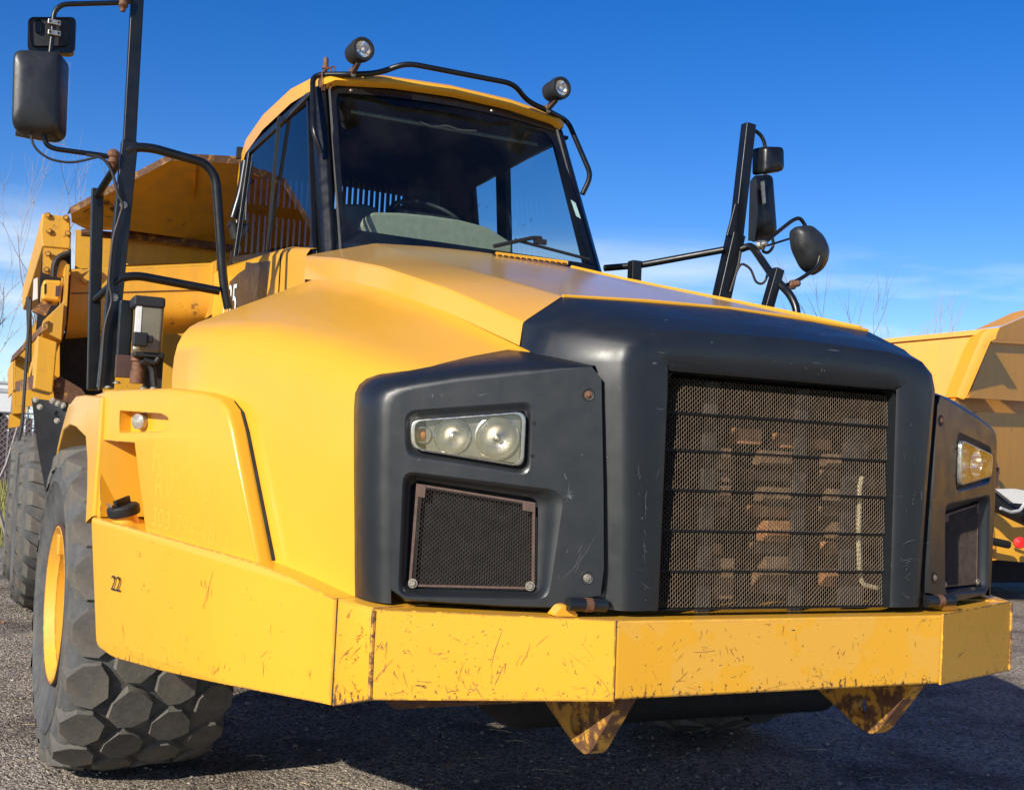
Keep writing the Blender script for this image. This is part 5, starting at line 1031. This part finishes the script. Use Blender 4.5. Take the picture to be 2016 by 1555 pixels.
# ================================================================ THE SECOND TRUCK (behind, on the right)
t2 = empty('dump_truck', (8.5, 8, 0), label='second yellow dump truck behind the charcoal nose, cut off by the right edge', category='dump truck')
class Off:   # parts are built in world coordinates and hung on the offset root
    pass
def p2(name, pts, d, mat='paint_body2', **k):
    o = plate(name, [V(p)-V((8.5, 8, 0)) for p in pts], d, mat, t2, **k); return o
p2('side_panel', [(8.3311, 9.101, 3.3741), (8.613, 8.7807, 3.4099), (9.3012, 7.9986, 3.506), (9.3665, 7.9245, 3.486), (9.3183, 7.9792, 3.4593), (9.1318, 8.1911, 2.6419), (8.9033, 8.4508, 2.6472), (8.345, 9.0852, 2.6967)], (.0, .1, 0))
p2('panel_rim', [(8.2608, 9.1209, 3.3696), (9.2518, 7.9948, 3.528), (9.3327, 7.9029, 3.5346), (9.3296, 7.9063, 3.4748), (8.262, 9.1196, 3.3142)], (0, .16, 0))
p2('corner_post', [(9.2976, 7.8614, 3.5282), (9.4179, 7.7914, 3.5465), (9.3555, 7.8277, 3.3918), (9.323, 7.8466, 3.3706), (9.0816, 7.987, 2.6335), (9.0491, 8.0059, 2.6121), (8.9769, 8.0479, 2.6415), (9.228, 7.9019, 3.4458)], (0, .2, 0), lip=.01)
p2('front_panel', [(9.7388, 8.2199, 3.4452), (12.771, 9.3936, 3.7215), (12.8269, 9.4152, 2.7997), (9.0888, 7.9683, 2.6269)], (0, .08, 0))
p2('front_rim', [(9.6314, 8.1283, 3.4432), (12.6564, 9.2992, 3.7212), (12.6601, 9.3007, 3.6592), (9.6029, 8.1173, 3.3994)], (0, .08, 0))
p2('upper_panel', [(11.5238, 9.7608, 3.8916), (12.4525, 10.1203, 4.1735), (14.6615, 10.9754, 4.6764), (14.7021, 10.9911, 4.007), (11.4265, 9.7232, 3.7093)], (0, .05, 0))
q = [(9.4392, 8.2, 3.5608), (9.8591, 8.2, 3.6185), (10.3035, 8.2, 3.8039), (11.3076, 8.2, 4.147)]; q2 = [(10.482, 9.2, 3.7392), (11.2046, 9.2, 4.0513), (11.4187, 9.2, 4.1094), (12.5113, 9.2, 4.4859)]
grid('spill_canopy', [[V(p)-V((8.5, 8, 0)) for p in q2], [V(p)-V((8.5, 8, 0)) for p in [lerp(a, b, .15) for a, b in zip(q, q2)]]], 'paint_body2', t2)
p2('recess_band', [(8.8923, 8.4422, 2.7137), (14.0786, 10.4498, 2.9479), (14.0966, 10.4567, 2.6521), (10.3704, 9.0144, 2.525), (8.9048, 8.447, 2.5125)], (0, .05, 0))
p2('lower_wall', [(8.9398, 8.0606, 2.5735), (9.0512, 8.1037, 2.6477), (9.1135, 8.1278, 2.5859), (9.2632, 8.1857, 2.5564), (9.5412, 8.2934, 2.4534), (9.6626, 8.3404, 2.4815), (13.1798, 9.7018, 2.6506), (13.2509, 9.7294, 1.4773), (8.753, 7.9882, 1.4551), (8.1846, 7.7682, 1.8249)], (0, .1, 0))
p2('step_plate', [(9.4216, 8.3, 1.4619), (11.5155, 8.3, 1.4571), (11.5246, 8.3, 1.1737), (9.4328, 8.3, 1.16)], (0, .05, 0), 'void')
p2('front_bumper', [(8.7048, 7.6, 1.3137), (9.1542, 7.6, 1.1982), (9.7243, 7.6, 1.0172), (10.6821, 7.6, 0.9348), (10.6959, 7.6, 0.5036), (9.2632, 7.6, 0.5813), (9.0632, 7.6, 0.8465)], (0, .3, 0), 'paint')
p2('bumper_upright', [(8.8256, 7.55, 1.2252), (9.1005, 7.55, 1.2002), (9.209, 7.55, 0.5861), (8.8504, 7.55, 0.5463)], (0, .3, 0), 'paint_body2')
def loc2(ps): return [V(p)-V((8.5, 8, 0)) for p in ps]
MB().tube(loc2([(8.5742, 7.2, 1.4551), (8.7011, 7.2, 1.3975), (8.9162, 7.2, 1.2491), (9.3914, 7.2, 1.1229)]), .085, 12, .05).out('hose_bundle', 'black_matt', t2, 40)
MB().tube(loc2([(8.6562, 7.0, 1.2552), (8.8239, 7.0, 1.2106), (8.9739, 7.0, 1.2324), (9.0551, 7.0, 1.3262)]), .02, 8, .03).out('hose_bundle', 'grey_panel', t2, 40)
p2('white_reflector', [(8.5659, 7.0, 1.4765), (8.8976, 7.0, 1.493), (9.4108, 7.0, 1.4284), (9.415, 7.0, 1.3046), (8.8618, 7.0, 1.3211)], (0, .06, 0), 'white')
MB().lathe([(.0001, -.03), (.06, -.02), (.075, .02), (.07, .05), (.0001, .06)], loc2([(9.3065, 7.3, 0.8253)])[0], (-.6, -.8, .1), 18).out('tail_light', 'red', t2, 50)
MB().tube(loc2([(8.7128, 7.35, 0.8632), (9.1819, 7.35, 0.7943)]), .05, 10, 0).out('axle_stub', 'void', t2, 40)
MB().abox((-2.2, .4, .2), (3.0, 4.5, 1.2)).out('chassis', 'void', t2)
p2('latch', [(9.4064, 8.1, 2.3229), (9.4683, 8.1, 2.3531), (9.4977, 8.1, 2.2878), (9.4358, 8.1, 2.2577)], (0, .05, 0), 'white'); p2('hook', [(9.4797, 8.1, 2.2868), (9.5528, 8.1, 2.2639), (9.5282, 8.1, 2.1957), (9.4642, 8.1, 2.2191)], (0, .05, 0), 'frame_brown')
for p in [(9.5927, 8.15, 2.1316), (9.6716, 8.15, 1.9604), (9.7789, 8.15, 1.7696)]: bolt('wall_bolt', V(p)-V((8.5, 8, 0)), (0, -1, 0), .035, 'frame_brown', t2)
p2('dark_door', [(9.6371, 8.17, 1.7433), (9.8929, 8.17, 1.7533), (9.8658, 8.17, 1.4819), (9.6003, 8.17, 1.5071)], (0, .02, 0), 'brownpaint')
# its front end stands outside the frame on the right and shows as a reflection in the headlight panel
hv = [(-.6, -9.2, 1.0), (-.6, -9.2, 1.95), (-.2, -9.0, 2.25), (2.0, -9.0, 2.25), (2.4, -9.2, 1.95), (2.4, -9.2, 1.0)]; hv2 = [(x, -4.2, z+(.35 if z > 1.5 else 0)) for x, y, z in hv]
mesh('hood', hv+hv2, [(0, 1, 2, 3, 4, 5), (11, 10, 9, 8, 7, 6)]+[(i, (i+1) % 6, (i+1) % 6+6, i+6) for i in range(6)], 'paint', t2, bevel=.05)
MB().abox((-.7, -9.5, .75), (2.5, -8.6, .98)).out('bumper', 'paint', t2, bevel=.02)
MB().abox((.1, -5.6, 1.2), (1.8, -3.0, 2.8)).out('cab', 'paint', t2, bevel=.05); MB().abox((.14, -5.55, 2.79), (1.76, -3.05, 3.5)).out('cab_window', 'black', t2, bevel=.08); MB().abox((.08, -5.6, 3.49), (1.82, -3.0, 3.6)).out('cab_roof', 'paint', t2, bevel=.04)
for sx in (-.5, 2.3): MB().lathe([(.40, -.30), (.62, -.40), (.735, -.355), (.756, 0), (.735, .355), (.62, .4), (.4, .3)], (sx, -6.2, .76), (1, 0, 0), 40, True).out('front_wheel', 'rubber', t2, 50)
wheel2 = MB().lathe([(.40, -.30), (.62, -.40), (.735, -.355), (.756, 0), (.735, .355), (.62, .4), (.4, .3)], (.8, 2.2, .79), (1, 0, 0), 48, True).out('rear_wheel', 'rubber', t2, 50)

# ================================================================ BACKGROUND
def bare_tree(name, base, h, seed, label, group, mat='bark', spread=.55, n0=1, depth=5, lean=0., thin=1.):
    R = random.Random(seed); m = MB(); tw = MB()
    def grow(p, d, L, r, k):
        q = p+d*L; mid = (p+q)/2+V((R.uniform(-1, 1), R.uniform(-1, 1), R.uniform(-.3, .6)))*L*.06
        (m if k >= depth-1 else tw).tube([p, mid, q], r, 5 if k > 2 else 3, 0, r*.62)
        if k == 0: return
        for i in range(R.choice((2, 3, 3)) if k > 1 else R.choice((2, 3, 4))):
            e = (d+V((R.uniform(-1, 1), R.uniform(-1, 1), R.uniform(-.15, .8)))*spread).normalized(); st = p.lerp(q, R.uniform(.5, 1) if k < depth else R.uniform(.6, 1))
            grow(st, e, L*R.uniform(.55, .8), r*.58, k-1)
    root = empty(name, base, label=label, category='tree' if 'tree' in name else 'shrub', group=group)
    for i in range(n0): grow(V((0, 0, 0)), V((R.uniform(-.25, .25)+lean, R.uniform(-.2, .2), 1)).normalized(), h*R.uniform(.27, .34), h*.012*thin, depth)
    m.out('trunk', mat, root, 60, fix=False); tw.out('crown', mat, root, fix=False); return root
bare_tree('bare_shrub', tuple((13.617, 16.0, 4.6414)[:2])+(0,), 7.9, 4, 'thin leafless shrub rising above the hood beside the round mirror', 'leafless shrubs behind the trucks', n0=3, depth=4, spread=.5, thin=.32)
bare_tree('bare_shrub', tuple((18.9675, 20.0, 5.1875)[:2])+(0,), 8.7, 11, 'sparse upright twigs over the left end of the rear dump body', 'leafless shrubs behind the trucks', 'bark_far', n0=4, depth=3, spread=.22, thin=.22)
bare_tree('bare_shrub', tuple((22.8062, 22.0, 5.8163)[:2])+(0,), 9.5, 23, 'wispy leafless shrub over the middle of the rear dump body', 'leafless shrubs behind the trucks', 'bark_far', n0=4, depth=4, spread=.4, thin=.22)
bare_tree('bare_tree', tuple((-2.0112, 13.0, 2.5886)[:2])+(0,), 7.4, 31, 'slender leafless tree in front of the left end of the dump body sky', 'leafless trees at the left edge', 'bark_far', n0=1, depth=5, spread=.5, lean=-.12, thin=.3)
bare_tree('bare_tree', tuple((-2.5424, 15.0, 2.663)[:2])+(0,), 7.4, 37, 'leafless tree half outside the left edge with one long drooping branch', 'leafless trees at the left edge', 'bark_far', n0=2, depth=5, spread=.55, lean=.2, thin=.3)
for i, (u, h, sd, lb) in enumerate(((0, 9.5, 51, 'grey bare tree far off above the white trailer, its left half cut by the frame'), (1, 8.6, 57, 'grey bare tree far off, the right one above the white trailer'))):
    bare_tree('bare_tree', (-3.6+3.2*i+1.0, 78+4*i, 0), h, sd, lb, 'distant trees at the left edge', 'bark_far', depth=6, spread=.6)
# white trailer box
tb = (-1.5988, 45.0, 2.2965); tr = empty('white_trailer', (tb[0]-1.6, 45, 0), label='white box trailer behind the fence at the far left edge', category='trailer')
MB().abox((-3, 0, tb[2]), (1.6, 9, 3.45)).out('box', 'white', tr, bevel=.03)
MB().abox((1.0, -.04, 3.05), (1.5, -.005, 3.2)).out('vent', 'grey_panel', tr); MB().abox((-3, -.05, 3.38), (1.62, -.002, 3.47)).out('roof_rail', 'grey_panel', tr); MB().abox((.3, -.03, tb[2]), (.36, -.002, 3.38)).out('door_post', 'grey_panel', tr)
MB().abox((-2.8, .3, .8), (1.4, 8.8, tb[2]-.01)).out('underframe', 'void', tr)
for x in (-1.4, 1.0): MB().lathe([(.3, -.12), (.48, -.12), (.5, 0), (.48, .12), (.3, .12)], (x, 2, .5), (1, 0, 0), 24, True).out('wheel', 'rubber', tr, 40)
# chain-link fence with brown privacy slats
fe = empty('chain_link_fence', (-1.6, 30, 0), label='chain-link fence with dark brown slats at the far left edge', category='fence')
for i in range(22):
    x = -3.4+.2*i; MB().abox((x-.08, .02, .1), (x+.08, .035, 1.95)).out('slat', 'fence', fe)
wm = MB()
for i in range(-12, 30):
    for sgn in (1, -1): wm.bar((-3.5+.16*i if sgn > 0 else -3.5+.16*i+2, 0, .05), (-3.5+.16*i+2 if sgn > 0 else -3.5+.16*i, 0, 2.05), .012, .012)
mesh('wire_netting', wm.v, wm.f, 'wire', fe, kind='stuff')
for x in (-3.5, -.6, 1.0): MB().tube([(x, .05, 0), (x, .05, 2.15)], .03, 8, 0).out('post', 'wire', fe, 40)
MB().tube([(-3.5, .05, 2.08), (1.0, .05, 2.08)], .022, 8, 0).out('top_rail', 'wire', fe, 40)
# far wood along the horizon
R = random.Random(99); m = MB()
for i in range(900):
    x = R.uniform(-500, 900); y = R.uniform(380, 480); h = R.uniform(7, 13); r = R.uniform(2.5, 5)
    for k in range(5):
        c = V((x+R.uniform(-r, r), y+R.uniform(-r, r), h*R.uniform(.25, .9))); d = V((R.uniform(-1, 1), R.uniform(-1, 1), R.uniform(.3, 1)))*r*.5; e = V((R.uniform(-1, 1), R.uniform(-1, 1), R.uniform(-1, 1)))*r*.45
        m.add([c-d, c+e, c+d, c-e], [(0, 1, 2, 3)])
mesh('far_wood', m.v, m.f, 'hill', None, fix=False, label='distant leafless woodland along the horizon', kind='stuff')
# dry grass along the fence, seen past the rear wheels
m = MB(); R = random.Random(12)
for i in range(5200):
    y = R.uniform(14, 29.6); x = R.uniform(-4.2, 1.0); h = R.uniform(.15, .55); a = R.uniform(0, 6.28); dx, dy = math.cos(a)*.02, math.sin(a)*.02; l = V((R.uniform(-.15, .15), R.uniform(-.15, .15), 0))
    m.add([(x-dx, y-dy, -.02), (x+dx, y+dy, -.02), (x+l.x, y+l.y, h)], [(0, 1, 2)])
mesh('dry_grass', m.v, m.f, 'grass', None, fix=False, label='yellow-green dry grass along the fence', kind='stuff')
# loose gravel, straw and leaf litter on the millings
def ico():
    bm = bmesh.new(); bmesh.ops.create_icosphere(bm, subdivisions=1, radius=1); vs = [v.co.copy() for v in bm.verts]; fs = [tuple(v.index for v in f.verts) for f in bm.faces]; bm.free(); return vs, fs
iv, jf = ico(); R = random.Random(21); m = MB(); from mathutils import noise as _n
def gz(x, y): return .022*_n.noise((x*.9, y*.9, 0))+.012*_n.noise((x*4, y*4, 3))-.010
for i in range(15000):
    y = -.2+10*R.random()**1.6; x = R.uniform(-3.4, 4.2) if y < 5 else R.uniform(-3.6, 5.5)
    if R.random() > .35+.9*_n.noise((x*1.3, y*1.3, 7))+.35: continue
    r = R.choice((.004, .005, .006, .007, .010)) if R.random() < .985 else R.uniform(.012, .022)
    M3 = Matrix.Rotation(R.uniform(0, 6.28), 3, 'Z') @ Matrix.Diagonal((r*R.uniform(.7, 1.3), r*R.uniform(.7, 1.3), r*R.uniform(.4, .8)))
    o = V((x, y, gz(x, y)+r*.15)); m.add([o+M3 @ (v*R.uniform(.85, 1.15)) for v in iv], jf)
mesh('gravel', m.v, m.f, 'stone', None, fix=False, label='loose grey stones on the asphalt millings', kind='stuff')
m = MB()
for i in range(620):
    y = -.1+9*R.random()**1.4; x = R.uniform(-3.4, 4.0); a = R.uniform(0, 6.28); L = R.uniform(.03, .16)*(2.0 if R.random() < .08 else 1); z = gz(x, y)+.012; d = V((math.cos(a), math.sin(a), R.uniform(-.04, .10)))*L
    m.tube([(x, y, z), V((x, y, z+.006))+d*.5+V((-d.y, d.x, 0))*R.uniform(-.12, .12), V((x, y, z))+d], .0016, 3, 0)
mesh('straw_litter', m.v, m.f, 'straw', None, fix=False, label='dry straw stems scattered over the ground', kind='stuff')
m = MB()
for i in range(170):
    y = -.1+8*R.random()**1.3; x = R.uniform(-3.3, 3.5); a = R.uniform(0, 6.28); L = R.uniform(.010, .028); z = gz(x, y)+.012; u = V((math.cos(a), math.sin(a), R.uniform(-.2, .5)))*L; v = V((-u.y, u.x, R.uniform(0, .012)))*.6; c = V((x, y, z))
    m.add([c-u, c+v, c+u, c-v+V((0, 0, .006))], [(0, 1, 2), (0, 2, 3)])
mesh('leaf_litter', m.v, m.f, 'leaf', None, fix=False, label='small brown fallen leaves on the ground', kind='stuff')
